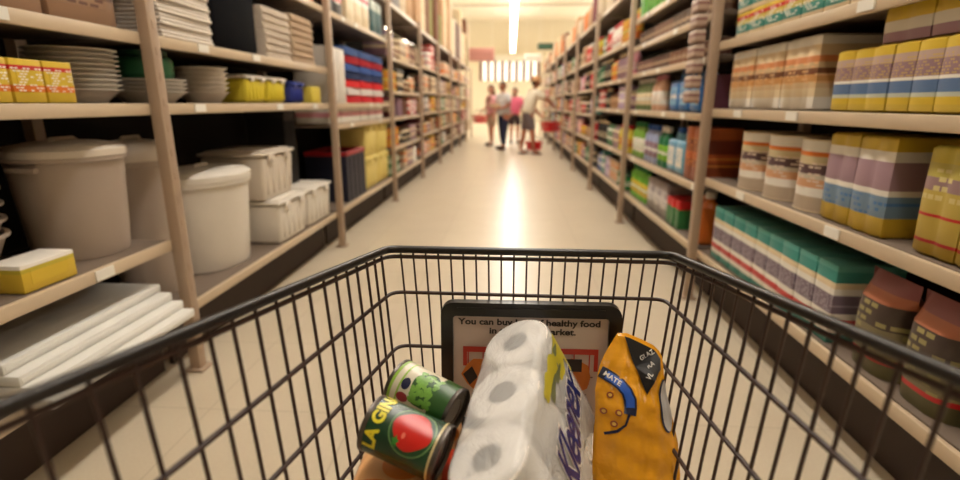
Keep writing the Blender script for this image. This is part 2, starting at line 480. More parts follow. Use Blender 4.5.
# colours of packaging
W = (236, 230, 220); CR = (226, 206, 170); YL = (216, 184, 58); OY = (196, 176, 60); BL = (40, 90, 170); LB = (120, 170, 205)
RD = (196, 30, 34); OR = (222, 120, 40); BR = (120, 74, 48); GN = (40, 120, 62); LG = (130, 190, 50); TL = (60, 140, 130); MV = (150, 116, 130)
PK = (222, 150, 160); NV = (28, 34, 70); BK = (22, 20, 22); GY = (150, 146, 144)
m_wplast = M('white plastic', (226, 218, 206), .35); m_wplast2 = M('warm white plastic', (216, 204, 188), .4)
m_steel = M('tin plate', (170, 165, 158), .3, .9)

# ======================= LEFT, nearest rack
P = carton(.11, .2, .13, PM('yellow orange packet', [(0, YL), (.25, OR), (.4, YL), (.75, RD), (.85, YL)], accent=W, reps=4))
run(-1, 0, 2, 1.42, 1.80, P, .11, .2, .13, 'small yellow and orange packet', 'packet', stack=1, plural='yellow packets')
P = bowl(.15, .05, m_wplast, 'stacked_plate'); P.name = 'serving_plate'
for q in range(9): one(-1, 1.98, 1.2+q*.018, P, .3, .06, 'white plate in the tall pile on third shelf up of nearest left rack', 'plate', 'white plates piled on the nearest left rack')
P = carton(.3, .35, .22, PM('brown mixed carton', [(0, (150, 116, 90)), (.4, (110, 76, 60)), (.6, (160, 128, 104))], accent=(96, 60, 50), reps=3))
run(-1, 0, 3, 1.4, 2.06, P, .3, .35, .22, 'wide brown carton with dark print', 'carton', gap=.02)
P = carton(.5, .4, .3, M('dull red carton', (120, 60, 50), .6))
run(-1, 0, 4, 1.0, 2.1, P, .5, .4, .3, 'dull red carton', 'carton')
mg = M('grey beige plastic', (176, 160, 146), .4)
P = bin_lidded(.2, .44, mg, m_wplast2, 'lidded_pail')
one(-1, 1.9, .63, P, .4, .04, 'grey beige pail with pale lid beside the rack post, nearest left rack', 'pail')
P = bowl(.2, .16, mg, 'washing_up_basin')
for q in range(7): one(-1, 1.44, .63+q*.05, P, .4, .14, 'greyish basin nested in the pile on second shelf up, nearest left rack', 'basin', 'grey basins nested on the nearest left rack')
P = carton(.2, .12, .09, PM('yellow tray print', [(0, YL), (.7, OY), (.85, W)]))
one(-1, 1.52, .63, P, .12, .03, 'flat yellow box at the edge of second shelf up, nearest left rack', 'box')
P = board(.72, .4, .035, M('white laminate', (232, 230, 224), .3), 'laminate_board')
for q in range(4): 
    o = one(-1, 1.66, .31+q*.036, P, .4, -.10+q*.045, '%s long white laminate board of the four lying on lowest left shelf' % ('bottom', 'second lowest', 'second highest', 'topmost')[q], 'board', 'white laminate boards lying on the lowest left shelf', jit=.004)
# ======================= LEFT, second rack
P = bin_lidded(.165, .74, mg, m_wplast2, 'tall_bin')
one(-1, 2.32, .31, P, .33, .12, 'tall grey white lidded bin standing nearest on second left rack', 'bin')
P = bin_lidded(.235, .56, m_wplast, m_wplast, 'wide_bin', 1.33)
one(-1, 2.80, .31, P, .47, .03, 'broad white lidded bin in front of the storage boxes', 'bin')
P = storage_box(.48, .42, .29, m_wplast, m_wplast)
one(-1, 3.40, .31, P, .42, .0, 'white storage box underneath the box stacked beside the broad white bin', 'storage box', jit=0)
one(-1, 3.90, .31, P, .42, .0, 'white lidded storage box with nothing on it, by the tall rack post', 'storage box', jit=.02)
P = storage_box(.50, .42, .31, m_wplast2, m_wplast2, name='deep_storage_box')
one(-1, 3.36, .601, P, .42, .06, 'deep white storage box stacked on top of another beside the broad bin', 'storage box')
P = open_crate(.2, .3, .54, M('black plastic', BK, .5), M('black plastic rim', (30, 28, 28), .4), 'tall_crate')
one(-1, 3.9, .601, P, .3, .2, 'tall black crate behind the open space above the white storage box', 'crate')
P = bowl(.16, .05, m_wplast, 'shallow_dish')
for q in range(4): one(-1, 2.36, 1.2+q*.017, P, .32, .03, 'white dish in the pile beside the green tub, second left rack', 'dish', 'white dishes piled on the second left rack')
P = jar(.11, .12, M('green plastic', (30, 96, 62), .4), M('green lid', (24, 80, 52), .4), M('green label', (50, 120, 80)), 'green_tub')
one(-1, 2.36, 1.2+.103, P, .22, .08, 'dark green tub on the pile of white dishes', 'tub')
P = bowl(.13, .055, m_wplast2, 'deep_bowl')
for q in range(6): one(-1, 2.74, 1.2+q*.024, P, .26, .03, 'cream bowl in the pile beside the yellow tubs', 'bowl', 'cream bowls piled beside the yellow tubs')
P = storage_box(.26, .3, .155, M('yellow plastic', (222, 204, 60), .4), m_wplast, name='yellow_tub')
one(-1, 3.10, 1.2, P, .3, .03, 'yellow tub with a white lid, nearer of the two large ones', 'tub')
one(-1, 3.38, 1.2, P, .3, .03, 'yellow tub with a white lid standing beside the blue box', 'tub')
P = storage_box(.24, .26, .14, M('blue plastic', (36, 52, 140), .4), M('blue lid', (50, 70, 160), .4), name='blue_tub')
one(-1, 3.70, 1.2, P, .26, .03, 'deep blue tub between the yellow tubs on second left rack', 'tub')
P = carton(.18, .26, .12, M('pale yellow card', (220, 200, 80), .5)); P.name = 'small_carton'
one(-1, 4.03, 1.2, P, .26, .03, 'small yellow box between the blue tub and the rack post', 'box')
mt1 = M('white towelling', (214, 200, 184), .95, bump=.4, scale=60); mt2 = M('cream towelling', (200, 176, 150), .95, bump=.4, scale=60); mt3 = M('ivory towelling', (222, 212, 200), .95, bump=.4, scale=60)
P = towel(.38, .34, .042, mt1)
for q in range(7): one(-1, 3.45, 1.47+q*.0425, P, .34, .03, 'white folded towel in the pile next to the black case', 'towel', 'white towels in the pile next to the black case', jit=.03)
P = towel(.38, .34, .045, mt2, 'folded_blanket')
for q in range(7): one(-1, 3.87, 1.47+q*.0455, P, .34, .03, 'cream folded blanket in the pile next to the tall rack post', 'blanket', 'cream blankets in the pile by the rack post', jit=.03)
P = carton(.48, .38, .36, M('black cloth case', (8, 8, 12), .9, spec=.1), bev=.03, flap=False, name='black_case')
one(-1, 2.96, 1.47, P, .38, .05, 'large black case between piles of folded textiles', 'case')
P = towel(.4, .36, .05, mt3, 'folded_sheet')
for q in range(7): one(-1, 2.46, 1.47+q*.0505, P, .36, .02, 'ivory folded sheet in the pile at the near end of second left rack', 'sheet', 'ivory sheets piled on the second left rack', jit=.04)
P = carton(.34, .3, .3, M('brown kraft', (150, 108, 72), .7), name='kraft_carton')
run(-1, 1, 3, 2.2, 3.5, P, .34, .3, .3, 'brown kraft carton', 'carton')
P = carton(.3, .3, .26, PM('orange carton', [(0, OR), (.6, (236, 90, 40)), (.8, OR)]), name='orange_carton')
run(-1, 1, 3, 3.55, 4.2, P, .3, .3, .26, 'orange carton', 'carton')
# ======================= LEFT, third rack
P = open_crate(.62, .4, .46, M('navy plastic', (24, 28, 48), .4), M('red plastic rim', (160, 24, 30), .4))
one(-1, 4.98, .31, P, .4, .03, 'navy blue crate with a red rim on lowest shelf of third left rack', 'crate')
my = M('pale yellow plastic', (226, 206, 122), .45)
P = storage_box(.5, .36, .34, my, my, name='large_yellow_box')
for q, (yy, vv) in enumerate(((5.62, .03), (6.12, .03))):
    for t in range(2):
        one(-1, yy, .31+t*.3415, P, .36, vv, 'pale yellow storage box, %s one, %s of third left rack' % ('upper' if t else 'lower', 'middle' if q == 0 else 'far end'), 'storage box', jit=0)
P = carton(.2, .3, .45, M('white carton', (222, 214, 204), .5), name='tall_white_carton')
one(-1, 4.46, 1.2, P, .3, .03, 'tall white carton beside the red and blue textiles', 'carton')
one(-1, 4.68, 1.2, P, .3, .03, 'second tall white carton touching the red and blue textiles', 'carton')
cols = [('red', (206, 30, 40)), ('white', (224, 214, 210)), ('scarlet', (226, 40, 46)), ('navy', (36, 52, 100)), ('blue', (60, 92, 160)), ('crimson', (176, 26, 44)), ('steel blue', (70, 96, 150))]
for q, (nm, c) in enumerate(cols):
    P = towel(.44, .34, .07, M(nm+' fleece', c, .95, bump=.3, scale=40), 'fleece_throw')
    for j, yy in enumerate((5.05, 5.52, 6.0)):
        one(-1, yy, 1.2+q*.0705, P, .34, .03, '%s folded throw in the %s pile, third left rack' % (nm, ('near', 'middle', 'far')[j]), 'throw', jit=.03)
P = soft_pack(.3, .3, .13, PM('pink white pack', [(0, W), (.4, PK), (.7, W)]), 3, 'flat_pack')
run(-1, 2, 1, 4.33, 6.35, P, .3, .3, .13, 'flat pink and white pack', 'pack')
P = carton(.24, .3, .36, PM('black red white box', [(0, BK), (.3, RD), (.5, BK), (.8, W)], accent=W, reps=3), name='appliance_carton')
run(-1, 2, 3, 4.35, 4.9, P, .24, .3, .36, 'black carton with red band', 'carton')
P = carton(.26, .3, .4, PM('white red stripe box', [(0, CR), (.5, W), (.62, (200, 40, 80)), (.7, W), (.8, (200, 40, 80))]), name='striped_carton')
run(-1, 2, 3, 4.95, 5.8, P, .26, .3, .4, 'cream carton with magenta stripes', 'carton')
P = carton(.22, .3, .34, PM('teal box', [(0, (40, 90, 96)), (.7, (180, 190, 180))]), name='teal_carton')
run(-1, 2, 3, 5.85, 6.4, P, .22, .3, .34, 'dark teal carton', 'carton')

# ======================= RIGHT, nearest rack
P = carton(.155, .2, .12, PM('teal yellow packet', [(0, CR), (.18, TL), (.5, (200, 180, 90)), (.7, RD), (.85, YL)], accent=W, reps=3), name='teal_packet')
run(1, 0, 3, 1.9, 3.12, P, .155, .2, .12, 'teal, red and yellow packet', 'packet', stack=2)
P = carton(.2, .25, .16, PM('dark pink print', [(0, (70, 40, 50)), (.5, MV), (.8, PK)]), name='mauve_packet')
run(1, 0, 3, 1.3, 1.86, P, .2, .25, .16, 'mauve and pink packet', 'packet')
m_or = PM('orange brown cream wrapper', [(0, W), (.18, CR), (.30, (216, 186, 144)), (.38, (206, 150, 90)), (.48, BR), (.56, (200, 170, 130)), (.64, (206, 130, 80)), (.72, (226, 200, 160)), (.86, W)], accent=(226, 180, 130), reps=5, mask=(.36, .66))
P = soft_pack(.27, .26, .29, m_or, 3, 'tissue_pack')
run(1, 0, 2, 2.2, 3.12, P, .27, .26, .29, 'cream and brown striped tissue pack', 'tissue pack', gap=.012)
m_yb = PM('yellow blue wrapper', [(0, (206, 176, 70)), (.12, YL), (.22, (190, 196, 180)), (.28, (92, 120, 160)), (.45, W), (.5, (150, 120, 128)), (.72, (186, 160, 150)), (.84, YL)], accent=(200, 170, 100), reps=6, mask=(.5, .8))
P = soft_pack(.095, .24, .21, m_yb, 1, 'paper_roll_pack')
run(1, 0, 2, 1.2, 2.17, P, .095, .24, .21, 'yellow, mauve and blue paper roll pack', 'paper roll pack', gap=.004)
P = soft_pack(.2, .22, .11, PM('yellow top wrapper', [(0, MV), (.3, (214, 206, 190)), (.6, YL)]), 2, 'napkin_pack')
for q in range(2): one(1, 1.78-q*.205, 1.17+.213, P, .22, .05, 'yellow topped napkin pack lying on the yellow and blue roll packs, ' + ('farther', 'nearer')[q] + ' one', 'napkin pack', 'napkin packs lying on the roll packs')
P = soft_pack(.2, .22, .11, PM('blue top wrapper', [(0, (214, 206, 190)), (.4, (50, 100, 170)), (.8, YL)]), 2, 'blue_napkin_pack')
one(1, 1.36, 1.17+.213, P, .22, .05, 'blue napkin pack lying on the yellow and blue roll packs', 'napkin pack')
# second shelf
m_rb = PM('white brown banded wrapper', [(0, (190, 172, 150)), (.2, W), (.33, (214, 160, 120)), (.45, (200, 190, 170)), (.52, (96, 70, 74)), (.66, (206, 190, 150)), (.78, OR), (.84, W)], accent=(222, 200, 180), reps=5, mask=(.3, .7))
P = tin(.135, .285, m_rb, M('cream lid', CR, .4), 'round_canister')
run(1, 0, 1, 2.06, 3.13, P, .27, .27, .285, 'round canister with orange and brown bands', 'canister', gap=.008)
m_yw = PM('yellow window wrapper', [(0, YL), (.2, (120, 150, 180)), (.42, W), (.48, (160, 130, 140)), (.76, W), (.86, YL)], accent=(80, 130, 190), reps=4, mask=(.2, .4))
P = soft_pack(.17, .24, .32, m_yw, 2, 'kitchen_roll_pack')
run(1, 0, 1, 1.70, 2.06, P, .17, .24, .32, 'yellow pack with blue and mauve window', 'kitchen roll pack')
m_oy = PM('olive yellow wrapper', [(0, (190, 160, 50)), (.12, RD), (.15, (196, 170, 70)), (.36, RD), (.39, (190, 166, 80)), (.6, (150, 120, 120)), (.72, (186, 170, 80)), (.85, (200, 180, 60))], accent=(206, 190, 130), reps=3, mask=(.5, .8))
P = soft_pack(.15, .24, .31, m_oy, 2, 'snack_pack')
run(1, 0, 1, 1.1, 1.62, P, .15, .24, .31, 'olive yellow pack with thin red stripes', 'snack pack')
# lowest shelf
m_te = PM('teal red white box', [(0, TL), (.12, W), (.2, (200, 60, 60)), (.3, W), (.38, (120, 104, 120)), (.62, W), (.7, CR), (.78, TL), (.92, (90, 160, 150))], accent=(170, 160, 170), reps=7, mask=(.38, .62))
P = carton(.125, .24, .3, m_te, name='teal_carton_box')
run(1, 0, 0, 1.86, 3.14, P, .125, .24, .3, 'teal, white and red carton', 'carton', gap=.004)
m_dk = PM('dark mottled pack', [(0, (90, 84, 50)), (.15, RD), (.2, (120, 110, 80)), (.5, (70, 56, 50)), (.75, (180, 110, 80)), (.85, (150, 90, 90))], accent=(150, 140, 90), reps=3, mask=(.2, .75))
P = pouch(.22, .14, .33, m_dk, 'dark_pouch')
run(1, 0, 0, 1.1, 1.84, P, .22, .14, .33, 'dark olive pouch with red stripe', 'pouch', gap=.01)

# ======================= RIGHT, second rack
def jugp(nm, c, cap, lab, w, d, h, name): return jug(w, d, h, M(nm, c, .3), M(nm+' cap', cap, .4), PM(nm+' label', [(0, lab), (.35, W), (.6, lab)], accent=c, reps=3), name)
def botp(nm, c, cap, lab, r, h, name='bottle', sy=.75): return bottle(r, h, M(nm, c, .3), M(nm+' cap', cap, .4), PM(nm+' label', [(0, lab), (.4, W), (.6, lab)], accent=c, reps=3), sy, name)
P = jugp('orange jug plastic', (226, 122, 44), W, YL, .2, .15, .33, 'orange_jug'); run(1, 1, 0, 3.24, 3.64, P, .2, .15, .33, 'orange jug with white cap', 'jug')
P = carton(.09, .18, .2, PM('green red packet', [(0, GN), (.7, RD)]), name='green_packet'); run(1, 1, 0, 3.66, 3.95, P, .09, .18, .2, 'green packet with red top', 'packet', stack=1)
P = soft_pack(.19, .22, .26, PM('grey white pack', [(0, GY), (.3, (190, 186, 186)), (.6, (160, 150, 152))], accent=W, reps=3), 2, 'refill_pack'); run(1, 1, 0, 3.97, 4.6, P, .19, .22, .26, 'grey and white refill pack', 'refill pack')
P = botp('lime bottle plastic', (110, 190, 60), GN, YL, .055, .3, 'lime_bottle'); run(1, 1, 0, 4.62, 5.3, P, .11, .09, .3, 'lime green bottle', 'bottle', gap=.012)
P = carton(.13, .2, .34, PM('rust carton', [(0, (150, 70, 36)), (.4, (190, 90, 40)), (.55, (120, 50, 30)), (.8, (180, 90, 40))], accent=(220, 140, 60), reps=4), name='rust_carton'); run(1, 1, 1, 3.24, 3.66, P, .13, .2, .34, 'rust brown carton', 'carton')
P = jugp('sky jug plastic', (110, 170, 200), BL, W, .19, .13, .32, 'pale_blue_jug'); run(1, 1, 1, 3.68, 4.1, P, .19, .13, .32, 'pale blue jug with blue cap', 'jug')
P = botp('deep green bottle plastic', (36, 120, 80), W, LG, .06, .31, 'green_bottle'); run(1, 1, 1, 4.12, 4.4, P, .12, .09, .31, 'deep green bottle', 'bottle', gap=.01)
P = botp('lavender bottle plastic', (160, 170, 205), BL, MV, .06, .31, 'lavender_bottle'); run(1, 1, 1, 4.42, 4.85, P, .12, .09, .31, 'lavender blue bottle', 'bottle', gap=.01)
P = botp('leaf bottle plastic', (130, 180, 70), GN, W, .06, .32, 'leaf_green_bottle'); run(1, 1, 1, 4.87, 5.3, P, .12, .09, .32, 'leaf green bottle', 'bottle', gap=.01)
P = carton(.1, .16, .22, M('plum card', (110, 60, 80)), name='plum_packet'); run(1, 1, 2, 3.24, 3.42, P, .09, .16, .22, 'plum coloured packet', 'packet')
P = jugp('blue jug plastic', (44, 110, 180), (30, 60, 120), LB, .22, .16, .3, 'blue_jug'); run(1, 1, 2, 3.46, 4.36, P, .22, .16, .3, 'large blue jug', 'jug')
P = botp('peach bottle plastic', (226, 180, 150), PK, W, .075, .28, 'peach_bottle'); run(1, 1, 2, 4.38, 4.72, P, .15, .11, .28, 'peach pink bottle', 'bottle', gap=.01)
P = botp('olive bottle plastic', (120, 140, 90), W, CR, .06, .27, 'olive_bottle'); run(1, 1, 2, 4.74, 5.3, P, .12, .09, .27, 'olive green bottle', 'bottle', gap=.012)
for k, cset in ((3, [(110, 74, 60), (140, 96, 76), (90, 60, 56), (120, 84, 80)]), (4, [(120, 90, 76), (96, 76, 66), (130, 96, 84), (84, 60, 54)])):
    for j, c in enumerate(cset):
        nm = ('chestnut', 'tan', 'umber', 'rosy brown', 'mocha', 'walnut', 'hazel', 'sepia')[j+(k-3)*4]
        P = tin(.045, .1 if k == 3 else .11, PM(nm+' tin', [(0, c), (.4, (190, 160, 130)), (.55, c)], accent=(200, 180, 150), reps=4), m_steel, nm.replace(' ', '_')+'_tin')
        run(1, 1, k, 3.24+j*.51, 3.24+j*.51+.5, P, .09, .09, .1 if k == 3 else .11, nm+' coloured tin', 'tin', gap=.012)
P = carton(.2, .3, .2, M('dark brown card', (70, 54, 46)), name='brown_box'); run(1, 1, 5, 3.24, 4.4, P, .2, .3, .2, 'dark brown box', 'box')  # plain dark brown boxes, then bright green ones
P = carton(.2, .3, .24, PM('green card', [(0, (90, 170, 60)), (.6, (130, 190, 80))]), name='green_box'); run(1, 1, 5, 4.45, 5.3, P, .2, .3, .24, 'bright green box', 'box')
# strip of hanging packets on the post between the nearest and the second right rack
M_strip = M('clear strip', (200, 190, 180), .2)
P = carton(.13, .06, .072, PM('hanging packet', [(0, (150, 120, 108)), (.15, (186, 162, 146)), (.5, (140, 100, 96)), (.7, (196, 176, 160))]), bev=.008, name='hanging_packet')
bm = nb(); box(bm, (0, 0, .39), (.03, .003, .78)); st = obj('hanging_strip', bm, M_strip); st.location = (XR-.046, 3.27, 1.19); st.rotation_euler = (0, 0, -PI/2)
tag(st, 'clear strip hanging beside the post of the nearest right rack', 'strip')
for q in range(9):
    o = place(P, 1, 3.275, 1.20+q*.083, -.11, .06, 'brown and cream packet clipped to the hanging strip by the right post', 'packet', 'packets clipped to the hanging strip', 0)

# ======================= the racks further down: product runs drawn from palettes
LIBC = {}
def lib(kind, nm, c, c2, w, h):
    key = (kind, nm, round(w, 2), round(h, 2))
    if key in LIBC: return LIBC[key]
    mt = PM('%s %s print' % (nm, kind), [(0, c), (.3, c2), (.42, c), (.7, W if c2 == BK else c2), (.8, c)], accent=c2, reps=3, mask=(.2, .7))
    if kind == 'carton': p = carton(w, .28, h, mt, name='printed_carton')
    elif kind == 'pouch': p = pouch(w, .1, h, mt, 'pouch')
    elif kind == 'pack': p = soft_pack(w, .25, h, mt, 2, 'wrapped_pack')
    elif kind == 'tin': p = tin(w/2, h, mt, m_steel)
    elif kind == 'jar': p = jar(w/2, h, M(nm+' glass', c, .2), M(nm+' lid', c2, .4), mt)
    elif kind == 'bottle': p = bottle(w/2, h, M(nm+' plastic', c, .3), M(nm+' cap', c2, .4), mt)
    elif kind == 'towel': p = towel(w, .3, h, M(nm+' cotton', c, .95, bump=.3, scale=40))
    elif kind == 'bowl': p = bowl(w/2, h, M(nm+' enamel', c, .3), 'basin')
    elif kind == 'cardboard': p = carton(w, .45, h, M(nm+' cardboard', c, .8), name='cardboard_box')
    LIBC[key] = p
    return p
NM = [('white', W, (190, 60, 60)), ('cream', CR, BR), ('yellow', YL, RD), ('brown', BR, CR), ('red', RD, W), ('orange', OR, YL), ('green', GN, W),
      ('blue', BL, W), ('pink', PK, W), ('black', BK, CR), ('grey', GY, W), ('teal', TL, W), ('mauve', MV, CR), ('lilac', (186, 160, 200), W), ('tan', (190, 150, 110), BR), ('maroon', (110, 36, 44), CR), ('beige', (206, 188, 160), OR), ('olive', (130, 126, 60), YL)]
PAL_L = ['white', 'cream', 'pink', 'brown', 'beige', 'maroon', 'black', 'tan', 'green', 'yellow', 'orange', 'grey', 'mauve', 'red']
PAL_R = ['white', 'red', 'yellow', 'orange', 'pink', 'lilac', 'brown', 'beige', 'teal', 'blue', 'green', 'tan', 'mauve', 'black', 'cream']
D = {n: (a, b) for n, a, b in NM}
ADJ = {'carton': 'printed carton', 'pouch': 'crinkled pouch', 'pack': 'film wrapped pack', 'tin': 'round tin', 'jar': 'lidded jar', 'bottle': 'plastic bottle', 'towel': 'folded towel', 'bowl': 'nested basin', 'cardboard': 'plain cardboard box'}
def fill(s, i, seed, k_from=0):
    rnd = random.Random(seed)
    zs = shelves(s, i)
    far = i >= 5
    pal = (PAL_L if s < 0 else PAL_R)
    for k in range(k_from, len(zs)):
        names = pal[:]; rnd.shuffle(names)
        kinds = (['carton', 'pack', 'tin', 'towel', 'bowl', 'pouch', 'carton', 'jar'] if s < 0 else ['bottle', 'pouch', 'carton', 'pack', 'bottle', 'jar', 'tin'])
        clear = (zs[k+1]-zs[k]-.06) if k+1 < len(zs) else .6
        cbn = ['tan', 'brown', 'beige', 'olive', 'cream', 'grey'] if s < 0 else ['tan', 'brown', 'beige', 'orange', 'cream', 'maroon']; rnd.shuffle(cbn)
        a = y0_of(s, i)+.04; end = a+BAY-.08; q = 0
        while a < end-.15 and q < len(names):
            seg = min(rnd.uniform(.35, .6) if not far else rnd.uniform(.5, .8), end-a)
            if end-a-seg < .2: seg = end-a
            nm = names[q]; c, c2 = D[nm]; q += 1
            kd = rnd.choice(kinds)
            if k == len(zs)-1: kd = 'cardboard'; nm = cbn.pop() if cbn else nm; c, c2 = D[nm]
            w, h, stck = {'carton': (.2, .28, 1), 'pouch': (.18, .24, 1), 'pack': (.24, .22, 1), 'tin': (.1, .12, 2), 'jar': (.12, .16, 1), 'bottle': (.1, .27, 1),
                          'towel': (.34, .06, 4), 'bowl': (.3, .11, 1), 'cardboard': (.44, .36, 1)}[kd]
            if far: w = max(w, .24) if kd != 'cardboard' else .46
            if kd in ('tin', 'jar') and far: kd = 'carton'; h = .26; stck = 1
            if kd == 'bottle' and far: w = .16
            if kd == 'cardboard':
                h = rnd.choice((.3, .4, .48)); stck = rnd.choice((2, 3)) if (s < 0 and i >= 4) else 1
            elif kd not in ('towel', 'bowl', 'tin'):
                h = min(h, clear*.92)
                if clear > h*2.1 and kd in ('carton', 'pack') and not far: stck = 2
            h = round(h, 2)
            if kd not in ('cardboard',) and h*stck > clear: stck = max(1, int(clear/h))
            if far and stck > 2 and kd != 'cardboard': stck = 2
            dd = {'carton': .28, 'pouch': .1, 'pack': .25, 'tin': w, 'jar': w, 'bottle': w*.75, 'towel': .3, 'bowl': w, 'cardboard': .45}[kd]
            if a+w > end+.01: break
            p = lib(kd, nm, c, c2, w, h)
            e_ = run(s, i, k, a, a+seg, p, w, dd, h, nm+' '+ADJ[kd], {'cardboard': 'cardboard box', 'bowl': 'basin'}.get(kd, kd), stack=stck, gap=.012)
            a = e_+.015
for i in range(3, NL): fill(-1, i, 100+i)
for i in range(2, NR): fill(1, i, 211+i)
# cardboard on the tops of the nearer racks
for s, i, sd in ((-1, 0, 1), (-1, 1, 2), (-1, 2, 3), (1, 0, 4), (1, 1, 5)):
    fill(s, i, 300+sd, k_from=len(shelves(s, i))-1)
# ======================= the shopping cart
M_blk = M('black coated wire', (26, 20, 18), .35, noise=.1); M_wire = M('dark brown coated wire', (56, 34, 28), .4, noise=.1)
M_blkp = M('black plastic moulding', (20, 18, 19), .3); M_rub = M('grey rubber', (70, 68, 66), .7)
ZF = .555
def rimL(y): return Vector((-.214-.2167*(.876-y), y, .95+.0853*(.876-y)))
def rimR(y): return Vector((.277+.1275*(.866-y), y, .95+.101*(.866-y)))
def sideP(s, y, z):
    p = rimL(y) if s < 0 else rimR(y)
    dr = p.z-z
    yy = y-.09*dr*max(0, (y-.3)/.57)
    return Vector((p.x+(.0892*dr if s < 0 else -.102*dr), yy, z))
def frontP(t, z):
    a, b = sideP(-1, .876, z), sideP(1, .866, z)
    return a.lerp(b, t)
cart = empty('shopping_cart', (0, .45, 0))
tag(cart, 'black wire shopping cart in the foreground holding cans, paper rolls and a yellow bag', 'shopping cart')
OFF = Vector((0, -.45, 0))
def ctube(bm, pts, r, n=8): tube(bm, [Vector(p)+OFF for p in pts], r, n)
YB = .03
bm = nb()
a, b, c, d = rimL(.876), rimR(.866), rimR(YB), rimL(YB)
def corner(p0, p1, p2, r=.02, n=5):
    u = (p0-p1).normalized()*r; w = (p2-p1).normalized()*r
    return [p1+u*(1-k/n)**2+w*(k/n)**2 for k in range(n+1)]
loop = corner(d, a, b)+corner(a, b, c)+[c]
ctube(bm, [d]+loop, .0068, 10)
ctube(bm, [rimL(YB)]+[rimR(YB)], .0068, 10)
obj('top_rim', bm, M_blk, cart)
bm = nb(); ctube(bm, [p+Vector((0, 0, -.0135)) for p in [d]+loop], .0036, 8); obj('lower_rim_wire', bm, M_wire, cart)
def corner_pts(z): 
    return [sideP(-1, YB, z)]+corner(sideP(-1, YB, z), sideP(-1, .876, z), sideP(1, .866, z), .02)+corner(sideP(-1, .876, z), sideP(1, .866, z), sideP(1, YB, z), .02)+[sideP(1, YB, z)]
for z in (.872, .772, .672, ZF+.004):
    bm = nb(); ctube(bm, corner_pts(z), .0034, 8); obj('horizontal_rail', bm, M_wire, cart)
bm = nb()
for k in range(1, 22): ctube(bm, [frontP(k/22, .945), frontP(k/22, ZF)], .0018, 6)
obj('front_wire_panel', bm, M_wire, cart)
for s in (-1, 1):
    bm = nb()
    for y in [v-(0 if s < 0 else .01) for v in (.849, .823, .796, .764, .734, .704, .673, .638, .604, .572, .536, .5, .468, .43, .386, .348, .306, .262, .218, .172, .126, .08)]:
        p = rimL(y) if s < 0 else rimR(y)
        ctube(bm, [sideP(s, y, p.z-.004), sideP(s, y, ZF)], .0023, 6)
    obj('side_wire_panel', bm, M_wire, cart)
bm = nb()
for k in range(1, 18):
    q = k/18; ctube(bm, [frontP(q, ZF), sideP(-1, YB, ZF).lerp(sideP(1, YB, ZF), q)], .0024, 6)
for k in range(9):
    y = .1+k*.09; ctube(bm, [sideP(-1, y, ZF-.004), sideP(1, y, ZF-.004)], .0024, 6)
obj('basket_floor', bm, M_wire, cart)
bm = nb()
for k in range(1, 18):
    q = k/18; ctube(bm, [rimL(YB).lerp(rimR(YB), q), sideP(-1, YB, ZF).lerp(sideP(1, YB, ZF), q)], .0024, 6)
obj('rear_wire_panel', bm, M_wire, cart)
bm = nb(); ctube(bm, [rimL(YB), rimL(YB)+Vector((0, -.06, .03)), rimR(YB)+Vector((0, -.06, .03)), rimR(YB)], .012, 10); obj('handle', bm, M_blkp, cart)
for s in (-1, 1):
    bm = nb(); f0 = sideP(s, .8, ZF); r0 = sideP(s, .06, ZF)
    ctube(bm, [r0, r0+Vector((0, 0, -.3)), r0+Vector((0, .03, -.42)), Vector((f0.x, .8, .16)), Vector((f0.x, .82, .14))], .011, 8)
    ctube(bm, [f0, Vector((f0.x, .8, .17))], .009, 8)
    obj('chassis_tube', bm, M_blk, cart)
    for yy in (.07, .8):
        x = r0.x if yy < .3 else f0.x
        bm = nb(); box(bm, (x, yy-.45, .125), (.04, .05, .03), .005); 
        for q in (-1, 1): box(bm, (x+q*.019, yy-.45, .085), (.003, .03, .07))
        cf = obj('caster', bm, M_blkp, cart)
        bm = nb(); lathe(bm, [(0, -.013), (.05, -.013), (.055, -.008), (.055, .008), (.05, .013), (0, .013)], 24, mat=Matrix.Rotation(PI/2, 4, 'Y'), loc=(x, yy-.45, .0555)); obj('wheel', bm, M_rub, cf)
# sign board fixed inside the front of the basket
SY = .838
def sgn(x, z, dy=0): return (x, SY-.45+dy+(z-.76)*.06, z)
def rrect(x0, x1, z0, z1, r, n=6):
    pts = []
    for cx, cz, a0 in ((x1-r, z1-r, 0), (x0+r, z1-r, 90), (x0+r, z0+r, 180), (x1-r, z0+r, 270)):
        for k in range(n+1):
            a = R(a0+90*k/n); pts.append((cx+r*math.cos(a), cz+r*math.sin(a)))
    return pts
def prism(bm, pts2, y0, y1, f, hole=None):
    A_ = [bm.verts.new(f(x, z, y0)) for x, z in pts2]; B_ = [bm.verts.new(f(x, z, y1)) for x, z in pts2]; n = len(A_)
    for k in range(n): bm.faces.new((A_[k], A_[(k+1) % n], B_[(k+1) % n], B_[k]))
    if hole:
        C_ = [bm.verts.new(f(x, z, y0)) for x, z in hole]; D_ = [bm.verts.new(f(x, z, y1)) for x, z in hole]
        for k in range(n):
            q = (k+1) % n
            bm.faces.new((C_[k], D_[k], D_[q], C_[q])); bm.faces.new((A_[k], C_[k], C_[q], A_[q])); bm.faces.new((B_[k], B_[q], D_[q], D_[k]))
    else: bm.faces.new(A_[::-1]); bm.faces.new(B_)
sx0, sx1, sz0, sz1 = -.116, .194, .63, .868
bm = nb(); prism(bm, rrect(sx0, sx1, sz0, sz1, .022), -.011, .006, sgn, rrect(sx0+.021, sx1-.021, sz0+.02, sz1-.024, .006))
sb = obj('sign_board', bm, M_blkp, cart, label='black framed printed sign on the front wall')
